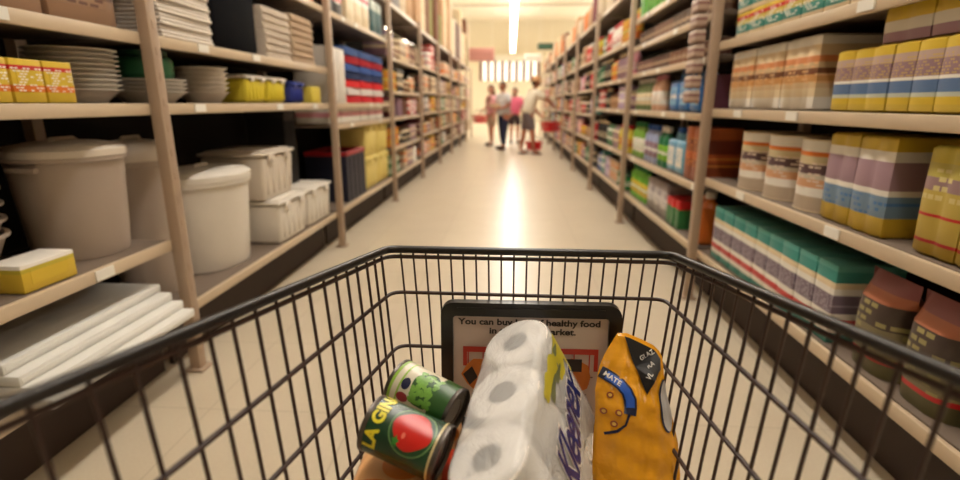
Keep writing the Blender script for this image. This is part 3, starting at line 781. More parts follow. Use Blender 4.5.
bm = nb(); prism(bm, rrect(sx0+.028, sx1-.028, sz1-.014, sz1-.008, .002), -.013, -.011, sgn); obj('raised_ridge', bm, M_blkp, sb)
bm = nb(); prism(bm, rrect(sx0+.018, sx1-.018, sz0+.017, sz1-.021, .006), -.004, .004, sgn); obj('printed_poster', bm, M('greyish pink poster', (206, 188, 180), .3), sb)
def text_mesh(s, size, shear=0, offset=0, extrude=0, spacing=1.0):
    cu = bpy.data.curves.new('lettering', 'FONT'); cu.body = s; cu.size = size; cu.shear = shear; cu.offset = offset; cu.extrude = extrude
    cu.align_x = 'CENTER'; cu.align_y = 'CENTER'; cu.space_character = spacing; cu.resolution_u = 4
    o = bpy.data.objects.new('tmp', cu); C.objects.link(o)
    dg = bpy.context.evaluated_depsgraph_get(); me = bpy.data.meshes.new_from_object(o.evaluated_get(dg))
    bpy.data.objects.remove(o); bpy.data.curves.remove(cu)
    return me
def text(name, s, size, f, mat, parent, shear=0, offset=0, sx=1, spacing=1.0, label=None):
    me = text_mesh(s, size, shear, offset, 0, spacing)
    for v in me.vertices: v.co = f(v.co.x*sx, v.co.y)
    me.update()
    return obj_me(name, me, mat, parent, label=label)
M_ink = M('black ink', (40, 30, 30), .5)
tx = (sx0+sx1)/2
text('lettering', 'You can buy lots of healthy food', .0155, lambda x, y: Vector(sgn(tx-.002+x, .832+y, -.0055)), M_ink, sb, offset=.0005, sx=1.2)
text('lettering', 'in this supermarket.', .0155, lambda x, y: Vector(sgn(tx+.004+x, .816+y, -.0055)), M_ink, sb, offset=.0005, sx=1.2)
M_pr = M('printed red', (190, 62, 50), .4); M_po = M('printed orange', (206, 120, 50), .4); M_pb = M('printed black', (44, 34, 34), .4); M_pg = M('printed grey line', (120, 104, 100), .4)
def rect(bm, x0, x1, z0, z1, dy=-.0055): prism(bm, [(x1, z1), (x0, z1), (x0, z0), (x1, z0)], dy, dy+.0006, sgn)
bm = nb(); rect(bm, -.078, .158, .776, .786); rect(bm, -.078, -.071, .75, .776); rect(bm, .151, .158, .745, .776)
for q in range(9): rect(bm, -.070+q*.0265, -.068+q*.0265, .72, .776, -.0052)
obj('printed_basket_outline', bm, M_pr, sb, label='red cart outline printed on the poster')
bm = nb(); rect(bm, -.072, .15, .733, .735); rect(bm, -.06, .14, .70, .702); obj('printed_basket_lines', bm, M_pg, sb)
bm = nb(); prism(bm, [(-.05+.026*math.cos(a*PI/5)*(1+.2*(a % 2)), .735+.03*math.sin(a*PI/5)) for a in range(10)], -.007, -.0055, sgn)
obj('printed_groceries', bm, M_po, sb, label='orange groceries printed on the left of the poster'); bm = nb(); prism(bm, [(.12+.026*math.cos(a*PI/5), .735+.03*math.sin(a*PI/5)*(1+.2*(a % 2))) for a in range(10)], -.007, -.0055, sgn); obj('printed_groceries', bm, M_po, sb, label='orange groceries printed on the right of the poster')
bm = nb(); rect(bm, .098, .13, .745, .768, -.0075); obj('printed_shadow', bm, M_pb, sb); bm = nb(); prism(bm, [(-.062, .75), (-.078, .735), (-.066, .715), (-.052, .73)], -.008, -.0072, sgn); obj('printed_shadow', bm, M_pb, sb)

# ---- cans
def aligned(name, origin, zaxis, xhint):
    z = Vector(zaxis).normalized(); x = Vector(xhint); x = (x-z*x.dot(z)).normalized(); y = z.cross(x)
    m = Matrix((x, y, z)).transposed().to_4x4(); m.translation = Vector(origin)
    o = empty(name); o.matrix_world = m
    o.location = m.translation; o.rotation_euler = m.to_euler()
    return o
def cyl(r, th0=0):
    return lambda a, z: Vector((r*math.cos(a/r+th0), r*math.sin(a/r+th0), z))
def blob(bm, f, ca, cz, ra, rz, n=28, rings=5, wob=0, lobes=5, ph=0):
    c = bm.verts.new(f(ca, cz)); prev = [c]
    for i in range(1, rings+1):
        q = i/rings; ring = []
        for k in range(n):
            t = 2*PI*k/n; w = 1+wob*math.cos(lobes*t+ph)
            ring.append(bm.verts.new(f(ca+ra*q*w*math.cos(t), cz+rz*q*w*math.sin(t))))
        for k in range(n):
            if i == 1: bm.faces.new((c, ring[k], ring[(k+1) % n]))
            else: bm.faces.new((prev[k], ring[k], ring[(k+1) % n], prev[(k+1) % n]))
        prev = ring
def food_can(name, origin, axis, hint, r, h, body):
    t = aligned(name, origin, axis, hint)
    bm = nb(); lathe(bm, [(r*.985, -h/2+.005), (r*.985, h/2-.005)], 48); obj('paper_label', bm, body, t)
    for s in (-1, 1):
        bm = nb(); lathe(bm, [(r*.985, s*(h/2-.007)), (r, s*(h/2-.006)), (r*1.01, s*(h/2-.001)), (r*.97, s*h/2), (r*.95, s*(h/2-.004)), (r*.8, s*(h/2-.0045)), (r*.78, s*(h/2-.0055)), (r*.5, s*(h/2-.005)), (r*.48, s*(h/2-.006)), (0, s*(h/2-.006))], 48)
        obj('rim', bm, M('shaded tin plate', (96, 90, 86), .35, .9), t)
    return t
m_dg = M('dark green can label', (18, 62, 38), .25, noise=.1)
r1, h1 = .0375, .108
can = food_can('tomato_can', (-.130, .590, .773), (-.93, .27, .22), (.0, -.55, .83), r1, h1, m_dg)
tag(can, 'dark green tomato can with a red tomato and yellow lettering, lying nearest the left wires', 'can')
f1 = cyl(r1*.992); f2 = cyl(r1*.998); f3 = cyl(r1*1.006); f4 = cyl(r1*1.012)
bm = nb(); blob(bm, f1, .0, -.012, .034, .031); obj('pale_oval', bm, M('light green label oval', (110, 150, 90), .3), can)
bm = nb(); blob(bm, f2, .0, -.012, .032, .029); obj('dark_oval', bm, M('deep green label oval', (20, 74, 40), .3), can)
bm = nb(); blob(bm, f3, .0, -.012, .026, .026, wob=.06, lobes=4, ph=.6); obj('tomato_picture', bm, M('tomato red print', (206, 34, 28), .25), can)
bm = nb(); blob(bm, f4, -.02, .004, .006, .004, wob=.3, lobes=5); obj('leaf_picture', bm, M('leaf green print', (60, 140, 50), .3), can)
bm = nb(); blob(bm, f4, -.010, -.004, .004, .0025, 12, 2)
obj('highlight_print', bm, M('pale pink print', (232, 120, 100), .3), can)
text('lettering', 'LA GINA', .023, lambda x, y: f4(x+.002, y+.0355), M('yellow lettering', (232, 220, 50), .3), can, offset=.0011, sx=1.02)
bm = nb(); lathe(bm, [(r1*1.0, -.047), (r1*1.0, -.044)], 48); obj('cream_stripe', bm, M('cream can stripe', (206, 190, 140), .3), can)
can = food_can('pea_can', (-.120, .690, .772), (-.88, .42, .20), (-.05, -.6, .8), r1, h1, M('white can label', (222, 214, 190), .25))
tag(can, 'white and green can of peas lying behind the tomato can', 'can')
bm = nb()
N = 60
for (z0, z1, rr) in ((-.022, -.049, .994),):
    lathe(bm, [(r1*rr, z0), (r1*rr, z1)], 48)
blob(bm, f1, .0, -.006, .03, .022, wob=.05)
obj('green_field', bm, M('leaf green label', (44, 88, 36), .3), can)
bm = nb(); rnd = random.Random(5)
for q in range(95):
    a = rnd.uniform(-.024, .024); z = rnd.uniform(-.024, .012)
    blob(bm, cyl(r1*(1.003+.00006*q)), a, z, .0034, .0034, 10, 2)
obj('peas_picture', bm, M('pea green print', (116, 168, 66), .3, noise=.3, scale=300), can)
bm = nb(); lathe(bm, [(r1*.995, .049), (r1*.995, .043)], 48); lathe(bm, [(r1*.995, .034), (r1*.995, .031)], 48); obj('lime_stripes', bm, M('lime stripe', (150, 190, 70), .3), can)
bm = nb(); blob(bm, f2, -.026, .022, .007, .01); obj('red_badge', bm, M('maroon badge', (150, 40, 50), .3), can)
bm = nb(); blob(bm, f3, -.006, .024, .009, .007, wob=.02); obj('navy_badge', bm, M('navy badge', (30, 34, 70), .3), can)

# ---- orange and white packet under the cans
m_op = PM('orange fruit packet', [(0, (226, 130, 50)), (.8, (230, 140, 60))], rough=.3)
t = empty('fruit_packet', (-.138, .622, ZF+.007))
bm = nb(); box(bm, (0, 0, .080), (.136, .24, .160), .02, 4); obj('wrapper', bm, M('pale orange glossy wrapper', (236, 178, 120), .3), t)
bm = nb()
for cx, cy, rr in ((-.033, -.083, .033), (.033, -.085, .033), (.0, -.02, .03), (.04, .05, .028), (-.04, .06, .03)):
    blob(bm, lambda a, b: Vector((a, b, .1607)), cx, cy, rr, rr)
for cx, cz, rr in ((-.04, .1, .03), (.035, .09, .032), (-.02, .04, .03), (.045, .03, .022)):
    blob(bm, lambda a, b: Vector((a, -.1207, b+.025)), cx, cz, rr, rr)
obj('orange_print', bm, M('orange fruit print', (232, 132, 48), .3), t, label='round orange fruit printed on the wrapper')
bm = nb(); box(bm, (.062, -.05, .1607), (.016, .13, .0012)); obj('red_corner_print', bm, M('red orange print', (214, 70, 40), .3), t)
tag(t, 'pale orange packet with fruit print underneath the two cans', 'packet')

# ---- pack of paper rolls
ya, pi_, ro = R(9.5), R(14), R(25)
tv = Vector((math.sin(ya)*math.cos(pi_), math.cos(ya)*math.cos(pi_), math.sin(pi_)))
w0 = tv.cross(Vector((0, 0, 1))).normalized(); n0 = w0.cross(tv)
wv = w0*math.cos(ro)+n0*math.sin(ro); nv = wv.cross(tv)
LP, WP, HP = .335, .118, .205
topc = Vector((-.008, .660, .806))
m = Matrix((wv, tv, nv)).transposed().to_4x4(); m.translation = topc-nv*HP
pk = empty('toilet_roll_pack'); pk.location = m.translation; pk.rotation_euler = m.to_euler()
tag(pk, 'film wrapped pack of white paper rolls with blue script lettering, tilted in the cart', 'toilet roll pack')
M_paper = M('white tissue paper', (240, 234, 228), .9, bump=.15, scale=120)
M_tube2 = M('grey card tube', (128, 118, 110), .9)
M_film = bpy.data.materials.new('clear crinkled film'); M_film.use_nodes = True
nt = M_film.node_tree; pb = nt.nodes['Principled BSDF']; pb.inputs['Roughness'].default_value = .12; pb.inputs['Base Color'].default_value = (1, 1, 1, 1)
n1 = nt.nodes.new('ShaderNodeTexNoise'); n1.inputs['Scale'].default_value = 16; n1.inputs['Detail'].default_value = 5; n1.inputs['Distortion'].default_value = 1.2
tc = nt.nodes.new('ShaderNodeTexCoord'); nt.links.new(tc.outputs['Object'], n1.inputs[0])
bp = nt.nodes.new('ShaderNodeBump'); bp.inputs['Strength'].default_value = .9; bp.inputs['Distance'].default_value = .012
nt.links.new(n1.outputs['Fac'], bp.inputs['Height']); nt.links.new(bp.outputs['Normal'], pb.inputs['Normal'])
pb.inputs['Alpha'].default_value = .44
rr = .0562
for lvl in range(2):
    for q in range(3):
        y = (q-1)*(LP/3); z = lvl*HP/2
        bm = nb(); lathe(bm, [(.021, z+.004), (rr*.9, z+.001), (rr, z+.007), (rr, z+HP/2-.007), (rr*.9, z+HP/2-.0015), (.021, z+HP/2-.004)], 40, 1, 1, (0, y, 0))
        ro_ = obj('paper_roll', bm, M_paper, pk)
        bm = nb(); lathe(bm, [(0, z+HP/2-.03), (.021, z+HP/2-.03), (.0212, z+HP/2-.004), (.0212, z+.004)], 24, 1, 1, (0, y, 0)); obj('card_tube', bm, M_tube2, ro_)
bm = nb(); 
ring = []
pr = []
NS = 96
def stad(k, e):
    t = k/NS*2*PI
    x = (rr+e)*math.cos(t); y = (rr+e)*math.sin(t)+(LP/3 if math.sin(t) >= 0 else -LP/3)
    if abs(math.sin(t)) < 1e-6: y = 0
    return x, y
def outline(e, scal):
    pts = []
    for i in range(25): a = i/24*PI; pts.append(((rr+e)*math.cos(a), LP/3+(rr+e)*math.sin(a)))
    for i in range(1, 24): y = LP/3-i/24*2*LP/3; pts.append((-(rr+e)+scal*abs(math.cos(y/(LP/3)*PI))*0-scal*(.5-.5*math.cos(2*PI*y/(LP/3)+0))*-1, y))
    for i in range(25): a = PI+i/24*PI; pts.append(((rr+e)*math.cos(a), -LP/3+(rr+e)*math.sin(a)))
    for i in range(1, 24): y = -LP/3+i/24*2*LP/3; pts.append(((rr+e)-scal*(.5-.5*math.cos(2*PI*y/(LP/3))), y))
    return pts
rows = [(-.002, -.012), (.004, -.004), (.012, .0015), (HP/2, .002), (HP-.012, .0018), (HP-.003, -.003), (HP+.002, -.012)]
prev = None
for z, e in rows:
    ring = [bm.verts.new((x, y, z)) for x, y in outline(e, .002 if e > 0 else .002)]
    if prev:
        n = len(ring)
        for k in range(n): bm.faces.new((prev[k], prev[(k+1) % n], ring[(k+1) % n], ring[k]))
    else: bm.faces.new(ring[::-1])
    prev = ring
bm.faces.new(ring)
tube(bm, [(-.03, LP/2+.0, HP*.7), (0, LP/2+.006, HP*.72), (.03, LP/2, HP*.7)], .004, 6)
film = obj('plastic_film', bm, M_film, pk, angle=60, label='clear crinkled plastic film with printed side')
def fside(e): 
    def f(y, z):
        s = .002*(.5-.5*math.cos(2*PI*y/(LP/3))) if abs(y) < LP/3 else 0
        x = rr+.0022+e-s
        if abs(y) > LP/3: x = math.sqrt(max(0, (rr+.0022+e)**2-(abs(y)-LP/3)**2))
        return Vector((x, y, z))
    return f
M_ky = M('yellow film print', (220, 206, 60), .3); M_kb = M('blue script print', (28, 44, 120), .25); M_kw = M('white script outline', (236, 232, 228), .3); M_kg = M('grey green film print', (120, 130, 90), .3)
bm = nb()
for a, z, ra, rz in ((.115, .165, .03, .022), (.06, .17, .035, .018), (.09, .145, .02, .012), (.02, .178, .03, .012), (.135, .135, .02, .03)):
    blob(bm, fside(.0006), a, z, ra, rz, wob=.12, lobes=5)
obj('yellow_print', bm, M_ky, film)
bm = nb()
for a, z, ra, rz in ((.03, .16, .028, .007), (.07, .152, .02, .006), (.1, .175, .012, .006)): blob(bm, fside(.0012), a, z, ra, rz, wob=.2, lobes=3)
obj('dark_print', bm, M_kg, film)
me = None
def ktext(off, e, mat, nm):
    me = text_mesh('Kleenex', .082, .35, off, 0, .9)
    b2 = bmesh.new(); b2.from_mesh(me); 
    bmesh.ops.triangulate(b2, faces=b2.faces)
    for _ in range(2): bmesh.ops.subdivide_edges(b2, edges=[e_ for e_ in b2.edges if e_.calc_length() > .012], cuts=1, use_grid_fill=False)
    f = fside(e)
    for v in b2.verts: v.co = f(v.co.x*.72+.012, v.co.y*1.25+.098+v.co.x*.10)
    me2 = bpy.data.meshes.new(nm); b2.to_mesh(me2); b2.free()
    return obj_me(nm, me2, mat, film)
ktext(.005, .0022, M_kw, 'lettering_outline')
ktext(.0018, .003, M_kb, 'lettering')

# ---- yellow bag
bag = aligned('snack_bag', (.203, .700, .592), (.0, .40, .92), (1, .05, 0))
tag(bag, 'bright yellow foil bag with a blue band and black corner leaning on the right wires', 'bag')
BH = .262
prof = [(-.2, -.045, .05), (-.05, -.06, .066), (.15, -.066, .074), (.35, -.064, .072), (.5, -.060, .064), (.65, -.060, .054), (.8, -.052, .052), (.88, -.042, .050), (.94, -.032, .034), (1.0, -.022, -.006)]
def bagLR(v):
    for (a, l, r), (b, l2, r2) in zip(prof, prof[1:]):
        if v <= b: q = (v-a)/(b-a); return l+(l2-l)*q, r+(r2-r)*q
    return prof[-1][1:]
def bagP(u, v, s=-1, e=0):
    l, r = bagLR(v); x = l+(r-l)*(u+1)/2
    th = .034*(1-abs(u)**2.6)*min(1, (1-v)*2.2+.02)*(.55+.45*min(1, max(0, v+.14)*4))
    cr = .0045*math.sin(u*9+v*17)*math.sin(v*23-u*5)*(1-abs(u)**4)*min(1, (1-v)*6)
    return Vector((x, s*(th+cr*s+e), v*BH))
def bag_xy(x, z, e=.0015):
    v = z/BH; l, r = bagLR(v); u = (x-l)/(r-l)*2-1
    return bagP(max(-1, min(1, u)), v, -1, e)
bm = nb(); nu, nv_ = 24, 32; g = {}
for s in (-1, 1):
    for i in range(nu+1):
        for j in range(nv_+1):
            if s == 1 and i in (0, nu): g[s, i, j] = g[-1, i, j]; continue
            g[s, i, j] = bm.verts.new(bagP(i/nu*2-1, -.12+1.12*j/nv_, s))
    for i in range(nu):
        for j in range(nv_): bm.faces.new((g[s, i, j], g[s, i+1, j], g[s, i+1, j+1], g[s, i, j+1]))
bm.faces.new([g[-1, i, 0] for i in range(nu+1)]+[g[1, i, 0] for i in range(nu-1, 0, -1)])
bm.faces.new([g[-1, i, nv_] for i in range(nu+1)]+[g[1, i, nv_] for i in range(nu-1, 0, -1)])
mb = M('yellow foil', (236, 164, 34), .16, noise=.12, scale=14, bump=1.0)
obj('foil_body', bm, mb, bag, angle=80)
def poly(bm, pts, f, sub=3):
    vs = [bm.verts.new((x, z, 0)) for x, z in pts]; fa = bm.faces.new(vs)
    r_ = bmesh.ops.triangulate(bm, faces=[fa])
    for _ in range(sub): bmesh.ops.subdivide_edges(bm, edges=bm.edges[:], cuts=1)
    for v in bm.verts: v.co = f(v.co.x, v.co.y)
def strip(bm, cpts, wid, f):
    prev = None
    for k, (x, z) in enumerate(cpts):
        x2, z2 = cpts[min(k+1, len(cpts)-1)]; x1, z1 = cpts[max(k-1, 0)]
        d_ = Vector((x2-x1, z2-z1)).normalized(); nn = Vector((-d_.y, d_.x))*wid/2
        rowv = [bm.verts.new(f(x+nn.x*q, z+nn.y*q)) for q in (-1, -.33, .33, 1)]
        if prev:
            for q in range(3): bm.faces.new((prev[q], prev[q+1], rowv[q+1], rowv[q]))
        prev = rowv
bm = nb(); poly(bm, [(-.012, .257), (-.002, .254), (.036, .236), (.045, .222), (.045, .205), (.032, .19), (.016, .168), (.0, .21)], lambda x, z: bag_xy(x, z, .0045)); obj('black_corner', bm, M('black print', (24, 22, 24), .3), bag)
arc = [(-.052, .2), (-.044, .196), (-.034, .19), (-.024, .182), (-.016, .172), (-.012, .16), (-.012, .148), (-.014, .138)]
bm = nb(); strip(bm, arc, .019, lambda x, z: bag_xy(x, z, .0024)); obj('navy_band_edge', bm, M('navy print', (24, 30, 60), .3), bag)
bm = nb(); strip(bm, arc[1:-1], .013, lambda x, z: bag_xy(x, z, .0032)); obj('blue_band', bm, M('blue print', (40, 90, 190), .3), bag)
bm = nb(); strip(bm, [(-.014, .138), (-.02, .122), (-.032, .112), (-.05, .106)], .004, lambda x, z: bag_xy(x, z, .0024)); obj('navy_emblem_line', bm, _m['navy print'], bag)
bm = nb()
for x, z in ((-.04, .165), (-.03, .14), (-.05, .14), (-.036, .122)): blob(bm, lambda a, b: bag_xy(a, b, .0022), x, z, .005, .005, 16, 3)
obj('brown_ring_print', bm, M('brown print', (170, 80, 40), .3), bag)
bm = nb()
for x, z in ((-.04, .165), (-.03, .14), (-.05, .14), (-.036, .122)): blob(bm, lambda a, b: bag_xy(a, b, .003), x, z, .0028, .0028, 12, 2)
obj('pale_dot_print', bm, M('pale yellow print', (244, 200, 90), .3), bag)
M_wp = M('white print', (232, 228, 220), .3)
def at_band(x, y):
    a = -.62; return bag_xy(-.036+x*math.cos(a)-y*math.sin(a), .1905+x*math.sin(a)+y*math.cos(a), .0042)
text('lettering', 'MATE', .011, at_band, M_wp, bag, offset=.0002)
def at_corner(dx, dz, a):
    return lambda x, y: bag_xy(dx+x*math.cos(a)-y*math.sin(a), dz+x*math.sin(a)+y*math.cos(a), .006)
text('lettering', 'GLAZ', .0105, at_corner(.021, .228, .5), M_wp, bag, offset=.0002)
text('lettering', 'RA', .0105, at_corner(.026, .213, .5), M_wp, bag, offset=.0002)
text('lettering', 'VL', .0105, at_corner(.022, .196, .9), M_wp, bag, offset=.0002)
bm = nb(); blob(bm, lambda a, b: bag_xy(a, b, .0026), .050, .150, .013, .04); obj('grey_oval_edge', bm, _m['navy print'], bag)
bm = nb(); blob(bm, lambda a, b: bag_xy(a, b, .0034), .0515, .150, .011, .038); obj('pale_grey_oval', bm, M('pale grey print', (190, 186, 184), .3), bag)

# ======================= people further down the aisle
def skin_mesh(verts, edges, radii, root=0, levels=1):
    me = bpy.data.meshes.new('sk'); me.from_pydata([Vector(v) for v in verts], edges, [])
    o = bpy.data.objects.new('sk', me); C.objects.link(o)
    md = o.modifiers.new('s', 'SKIN'); md.use_smooth_shade = True
    ss = o.modifiers.new('u', 'SUBSURF'); ss.levels = levels
    for i, r in enumerate(radii):
        rr_ = r if isinstance(r, tuple) else (r, r)
        me.skin_vertices[0].data[i].radius = rr_; me.skin_vertices[0].data[i].use_root = (i == root)
    dg = bpy.context.evaluated_depsgraph_get(); out = bpy.data.meshes.new_from_object(o.evaluated_get(dg))
    bpy.data.objects.remove(o); bpy.data.meshes.remove(me)
    return out
def lerp(a, b, t): return Vector(a).lerp(Vector(b), t)
def person(loc, rz, label, J, skin, shirt, legs_mat, hair, shorts=False, hat=None, female=False, group=None):
    """J: joint name -> local position (figure faces -Y)"""
    t = empty('person', (loc[0], loc[1], 0), rz); tag(t, label, 'person', group)
    names = list(J); idx = {n: i for i, n in enumerate(names)}
    E = [('pelvis', 'waist'), ('waist', 'chest'), ('chest', 'neck'), ('neck', 'headbase')]
    for s in 'LR': E += [('chest', 'sh'+s), ('sh'+s, 'el'+s), ('el'+s, 'wr'+s), ('wr'+s, 'pa'+s), ('pelvis', 'hip'+s), ('hip'+s, 'kn'+s), ('kn'+s, 'an'+s), ('an'+s, 'toe'+s)]
    w = 1.1 if female else 1.28
    RD_ = {'pelvis': .13*w, 'waist': (.13*w, .11*w), 'chest': (.14*w, .11*w), 'neck': .055, 'headbase': .05}
    for s in 'LR': RD_.update({'sh'+s: .06*w, 'el'+s: .042*w, 'wr'+s: .028, 'pa'+s: .032, 'hip'+s: .088*w, 'kn'+s: .058*w, 'an'+s: .038, 'toe'+s: .034})
    me = skin_mesh([J[n] for n in names], [(idx[a], idx[b]) for a, b in E], [RD_[n] for n in names], idx['pelvis'])
    b2 = bmesh.new(); b2.from_mesh(me)
    # fingers and thumbs, each a bent tapering chain rooted in the palm
    for s in 'LR':
        wr, pa = Vector(J['wr'+s]), Vector(J['pa'+s]); d_ = (pa-wr).normalized(); sgn_ = 1 if s == 'L' else -1
        side = d_.cross(Vector((0, 0, 1)));
        if side.length < .2: side = Vector((0, 1, 0))
        side.normalize(); dn = d_.cross(side).normalized()
        for k, ln in enumerate((.066, .076, .07, .055)):
            b0 = pa+side*(.022*(k-1.5)/1.5)
            tube(b2, [b0-d_*.01, b0+d_*ln*.45, b0+d_*ln*.8+dn*.015, b0+d_*ln+dn*.035], [.0095, .009, .0085, .007], 6)
        b0 = wr.lerp(pa, .5); tube(b2, [b0, b0-side*.035+d_*.02, b0-side*.045+d_*.05], [.012, .0105, .009], 6)
    # head with face
    hb = Vector(J['headbase']); hc = hb+Vector(J.get('_hd', (0, -.015, .1)))
    g = bmesh.ops.create_uvsphere(b2, u_segments=20, v_segments=16, radius=1)
    for v in g['verts']:
        x, y, z = v.co; wz = 1-.22*max(0, -z); v.co = Vector((x*.076*wz, y*.096*wz, z*.118))
        if y < -.85 and abs(x) < .3 and -.35 < z < .1: v.co.y -= .022*(1-abs(x)/.3)
        v.co += hc
    for s in (-1, 1): box(b2, hc+Vector((s*.078, .01, -.005)), (.014, .03, .055), .005)
    obj('body', b2, skin, t, angle=80)
    bm = nb()
    for s in (-1, 1): box(bm, hc+Vector((s*.03, -.09, .012)), (.022, .008, .01), .003)
    obj('eyes', bm, M('dark eyes', (40, 28, 24), .3), t)
    bm = nb(); box(bm, hc+Vector((0, -.086, -.052)), (.04, .01, .01), .003); obj('mouth', bm, M('lips', (150, 80, 70), .5), t)
    bm = nb(); g = bmesh.ops.create_uvsphere(bm, u_segments=20, v_segments=14, radius=1)
    bmesh.ops.delete(bm, geom=[v for v in g['verts'] if v.co.z < (-.55 if v.co.y > .1 else .35+.0*v.co.y)], context='VERTS')
    for v in bm.verts: v.co = Vector((v.co.x*.086, v.co.y*.105+.006, v.co.z*.128+.004))+hc
    if female:
        box(bm, hc+Vector((0, .075, -.09)), (.13, .06, .16), .025, 3)
    obj('hair', bm, hair, t, angle=80)
    # shirt with short sleeves
    P = {}; 
    P['hem'] = lerp(J['pelvis'], J['waist'], .2); P['waist'] = J['waist']; P['chest'] = J['chest']; P['nb'] = lerp(J['chest'], J['neck'], .8)
    V = [P['hem'], P['waist'], P['chest'], P['nb']]; Ed = [(0, 1), (1, 2), (2, 3)]; Rr = [(.16*w, .145*w), (.155*w, .135*w), (.165*w, .135*w), .075]
    for s in 'LR':
        V += [J['sh'+s], lerp(J['sh'+s], J['el'+s], .75)]; n = len(V); Ed += [(2, n-2), (n-2, n-1)]; Rr += [.08*w, .072*w]
    obj_me('shirt', skin_mesh(V, Ed, Rr, 1), shirt, t, angle=80)
    V = [lerp(J['pelvis'], J['waist'], .35), J['pelvis']]; Ed = [(0, 1)]; Rr = [(.14*w, .125*w), (.15*w, .14*w)]
    for s in 'LR':
        if shorts: V += [J['hip'+s], lerp(J['hip'+s], J['kn'+s], .85)]; n = len(V); Ed += [(1, n-2), (n-2, n-1)]; Rr += [.1*w, .088*w]
        else: V += [J['hip'+s], J['kn'+s], lerp(J['kn'+s], J['an'+s], .95)]; n = len(V); Ed += [(1, n-3), (n-3, n-2), (n-2, n-1)]; Rr += [.1*w, .074*w, .055]
    obj_me('shorts' if shorts else 'trousers', skin_mesh(V, Ed, Rr, 1), legs_mat, t, angle=80)
    for s in 'LR':
        an, toe = Vector(J['an'+s]), Vector(J['toe'+s]); dd = (toe-an); dd.z = 0; L_ = dd.length+.12; dd.normalize()
        bm = nb(); mt = Matrix.Rotation(math.atan2(-dd.x, dd.y), 4, 'Z')
        z0 = an.z-.075
        box(bm, (0, 0, 0), (.095, L_, .03), .012, 2, mat=mt)
        if not shorts: box(bm, tuple(mt @ Vector((0, .0, .035))), (.09, L_*.9, .05), .02, 3, mat=mt)
        else: box(bm, tuple(mt @ Vector((0, .05, .035))), (.1, .04, .05), .01, 2, mat=mt)
        bmesh.ops.translate(bm, verts=bm.verts, vec=Vector(((an+toe)/2).to_tuple()[:2]+(max(.016, z0+.016),)))
        obj('sandal' if shorts else 'shoe', bm, M('brown leather', (70, 42, 32), .5), t)
    if hat:
        bm = nb(); lathe(bm, [(.2, .05), (.195, .058), (.095, .068), (.092, .12), (.08, .155), (.03, .165), (0, .163)], 28, 1, 1.1, hc); lathe(bm, [(.2, .05), (.09, .06)], 28, 1, 1.1, hc)
        obj('sun_hat', bm, hat, t)
    return t
def stand(h=1.72, lean=0.0, arms=None, spread=.1, step=.04):
    k = h/1.72; J = {}
    def L(z): return -lean*max(0, z-.95)
    J['pelvis'] = (0, 0, .95); J['waist'] = (0, L(1.1)-.005, 1.1); J['chest'] = (0, L(1.32), 1.32); J['neck'] = (0, L(1.47)+.0, 1.475); J['headbase'] = (0, L(1.54)-.012, 1.53)
    for s, q in (('L', 1), ('R', -1)):
        J['sh'+s] = (q*.2, L(1.4), 1.4); J['hip'+s] = (q*.095, 0, .87); J['kn'+s] = (q*(spread-.0), -step*q*.6-.015, .48); J['an'+s] = (q*spread, -step*q, .085); J['toe'+s] = (q*(spread+.02), -step*q-.15, .035)
        J['el'+s] = (q*.23, L(1.12)+.03, 1.12); J['wr'+s] = (q*.24, L(.9)-.03, .88); J['pa'+s] = (q*.24, L(.9)-.05, .80)
    if arms: J.update(arms)
    return {n: Vector(v)*k for n, v in J.items()}
SK1 = M('tanned skin', (176, 112, 84), .55); SK2 = M('light skin', (206, 150, 124), .55)
H1 = M('dark hair', (44, 26, 20), .6); H2 = M('brown hair', (86, 54, 36), .6)
J = stand(1.7, .02, {'elL': (.24, -.02, 1.13), 'wrL': (.2, -.26, 1.08), 'paL': (.17, -.33, 1.08), 'elR': (-.24, -.02, 1.13), 'wrR': (-.17, -.26, 1.06), 'paR': (-.14, -.33, 1.06)}, spread=.09, step=.05)
person((-.19, 14.1), R(-55), 'person in a pale grey shirt and dark blue trousers, standing mid-aisle with forearms raised', J, SK1, M('pale grey shirt cloth', (214, 212, 214), .9), M('dark blue denim', (30, 36, 66), .9), H1)
bm = nb(); box(bm, (0, 0, .04), (.3, .2, .08), .01)
o = obj('shopping_bundle', bm, M('cream bundle', (214, 186, 150), .7)); o.location = (-.43, 13.92, 1.095); o.rotation_euler = (0, 0, R(-55)); tag(o, 'cream bundle carried on the forearms of the person in blue trousers', 'bundle')
J = stand(1.74, .28, {'elR': (-.22, -.42, 1.25), 'wrR': (-.16, -.56, 1.12), 'paR': (-.14, -.62, 1.12), 'elL': (.24, -.22, 1.08), 'wrL': (.22, -.36, .9), 'paL': (.2, -.42, .86)}, spread=.12, step=-.12)
person((.40, 12.7), R(105), 'person in a sun hat, white shirt and grey shorts, leaning towards the right rack', J, SK1, M('off white shirt cloth', (232, 222, 202), .9), M('grey shorts cloth', (110, 96, 96), .9), H2, shorts=True, hat=M('straw hat', (206, 160, 112), .8))
J = stand(1.66, .0, {'elR': (-.25, -.02, 1.14), 'wrR': (-.26, -.2, 1.0), 'paR': (-.26, -.26, .95)})
person((-.55, 15.4), R(-60), 'person in a pale pink top on the left, behind the person in blue trousers', J, SK2, M('pale pink cloth', (240, 180, 186), .9), M('beige shorts cloth', (190, 160, 130), .9), H2, shorts=True, female=True)
J = stand(1.62, .0)
person((.12, 16.4), R(10), 'person in a bright pink top and dark shorts between the grey shirted and white shirted people', J, SK2, M('bright pink cloth', (240, 120, 150), .9), M('dark shorts cloth', (70, 50, 52), .9), H1, shorts=True, female=True)
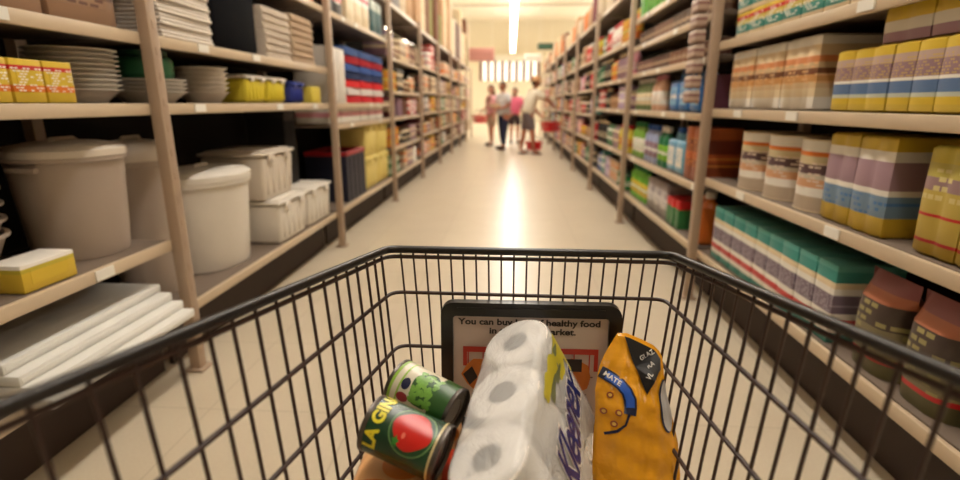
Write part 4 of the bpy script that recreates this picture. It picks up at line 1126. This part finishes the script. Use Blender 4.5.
# red shopping baskets
def hand_basket():
    t = empty('shopping_basket'); m_r = M('red basket plastic', (205, 26, 34), .35)
    bm = nb()
    rows_ = [(0, .8), (.2, 1.0)]
    w_, d_ = .4, .27
    box(bm, (0, 0, .004), (w_*.8, d_*.8, .008))
    for z in (.03, .075, .12, .165):
        kx = .8+.2*z/.2
        for s in (-1, 1): box(bm, (s*w_/2*kx, 0, z), (.006, d_*kx, .028)); box(bm, (0, s*d_/2*kx, z), (w_*kx, .006, .028))
    for i in range(7):
        x = (i/6-.5)*w_*.8
        for s in (-1, 1): tube(bm, [(x, s*d_*.4, 0), (x*1.25, s*d_*.5, .2)], .005, 6)
    obj('body', bm, m_r, t)
    bm = nb()
    for s in (-1, 1): box(bm, (s*w_/2, 0, .2), (.02, d_+.02, .02), .004); box(bm, (0, s*d_/2, .2), (w_+.02, .02, .02), .004)
    obj('rim', bm, m_r, t)
    bm = nb(); tube(bm, [(-w_/2, 0, .2), (-w_*.4, 0, .31), (-w_*.2, 0, .35), (w_*.2, 0, .35), (w_*.4, 0, .31), (w_/2, 0, .2)], .008, 8); obj('handle', bm, M('dark handle', (60, 30, 30), .5), t)
    note_kids(t); return t
hb_ = hand_basket()
for q, (p, rz, lb) in enumerate((((.93, 12.5, .56), .9, 'red shopping basket held by the person in the sun hat'), ((-.86, 15.0, .66), .4, 'red shopping basket carried by the person in pale pink'), ((.62, 14.1, .0), .3, 'red shopping basket standing on the floor behind the person in the sun hat'))):
    b = hb_ if q == 0 else copy_tree(hb_)
    b.location = p; b.rotation_euler = (0, 0, rz); tag(b, lb, 'shopping basket', 'red shopping baskets')
# hanging signs
def hang_sign(name, x, y, z, w_, h_, mat, label, inner=None):
    t = empty(name, (x, y, z)); tag(t, label, 'sign')
    bm = nb(); box(bm, (0, 0, h_/2), (w_, .04, h_), .006); obj('panel', bm, mat, t)
    bm = nb(); box(bm, (0, -.022, h_/2), (w_*.86, .004, h_*.5)); obj('printed_strip', bm, inner or M('pale sign print', (220, 190, 176), .5), t)
    bm = nb()
    for s in (-1, 1): tube(bm, [(s*w_*.42, 0, h_), (s*w_*.42, 0, ZC-z)], .006, 6)
    obj('suspension_wire', bm, M_white, t)
hang_sign('aisle_sign', -1.15, 20.5, 2.72, 1.0, .46, M('dusty pink sign', (200, 140, 130), .6), 'dusty pink sign hanging above the far end of the left racks', M('dull rose print', (186, 128, 118), .6))
hang_sign('wall_sign', 1.0, 25.5, 3.05, .8, .34, M('white sign face', (240, 238, 232), .5), 'white sign hanging at the far end right of the lights')
hang_sign('green_sign', 1.2, 19.9, 3.05, .55, .22, M('green sign face', (20, 56, 40), .5), 'small dark green sign hanging near the end of the right racks', M('pale green print', (70, 110, 86), .5))
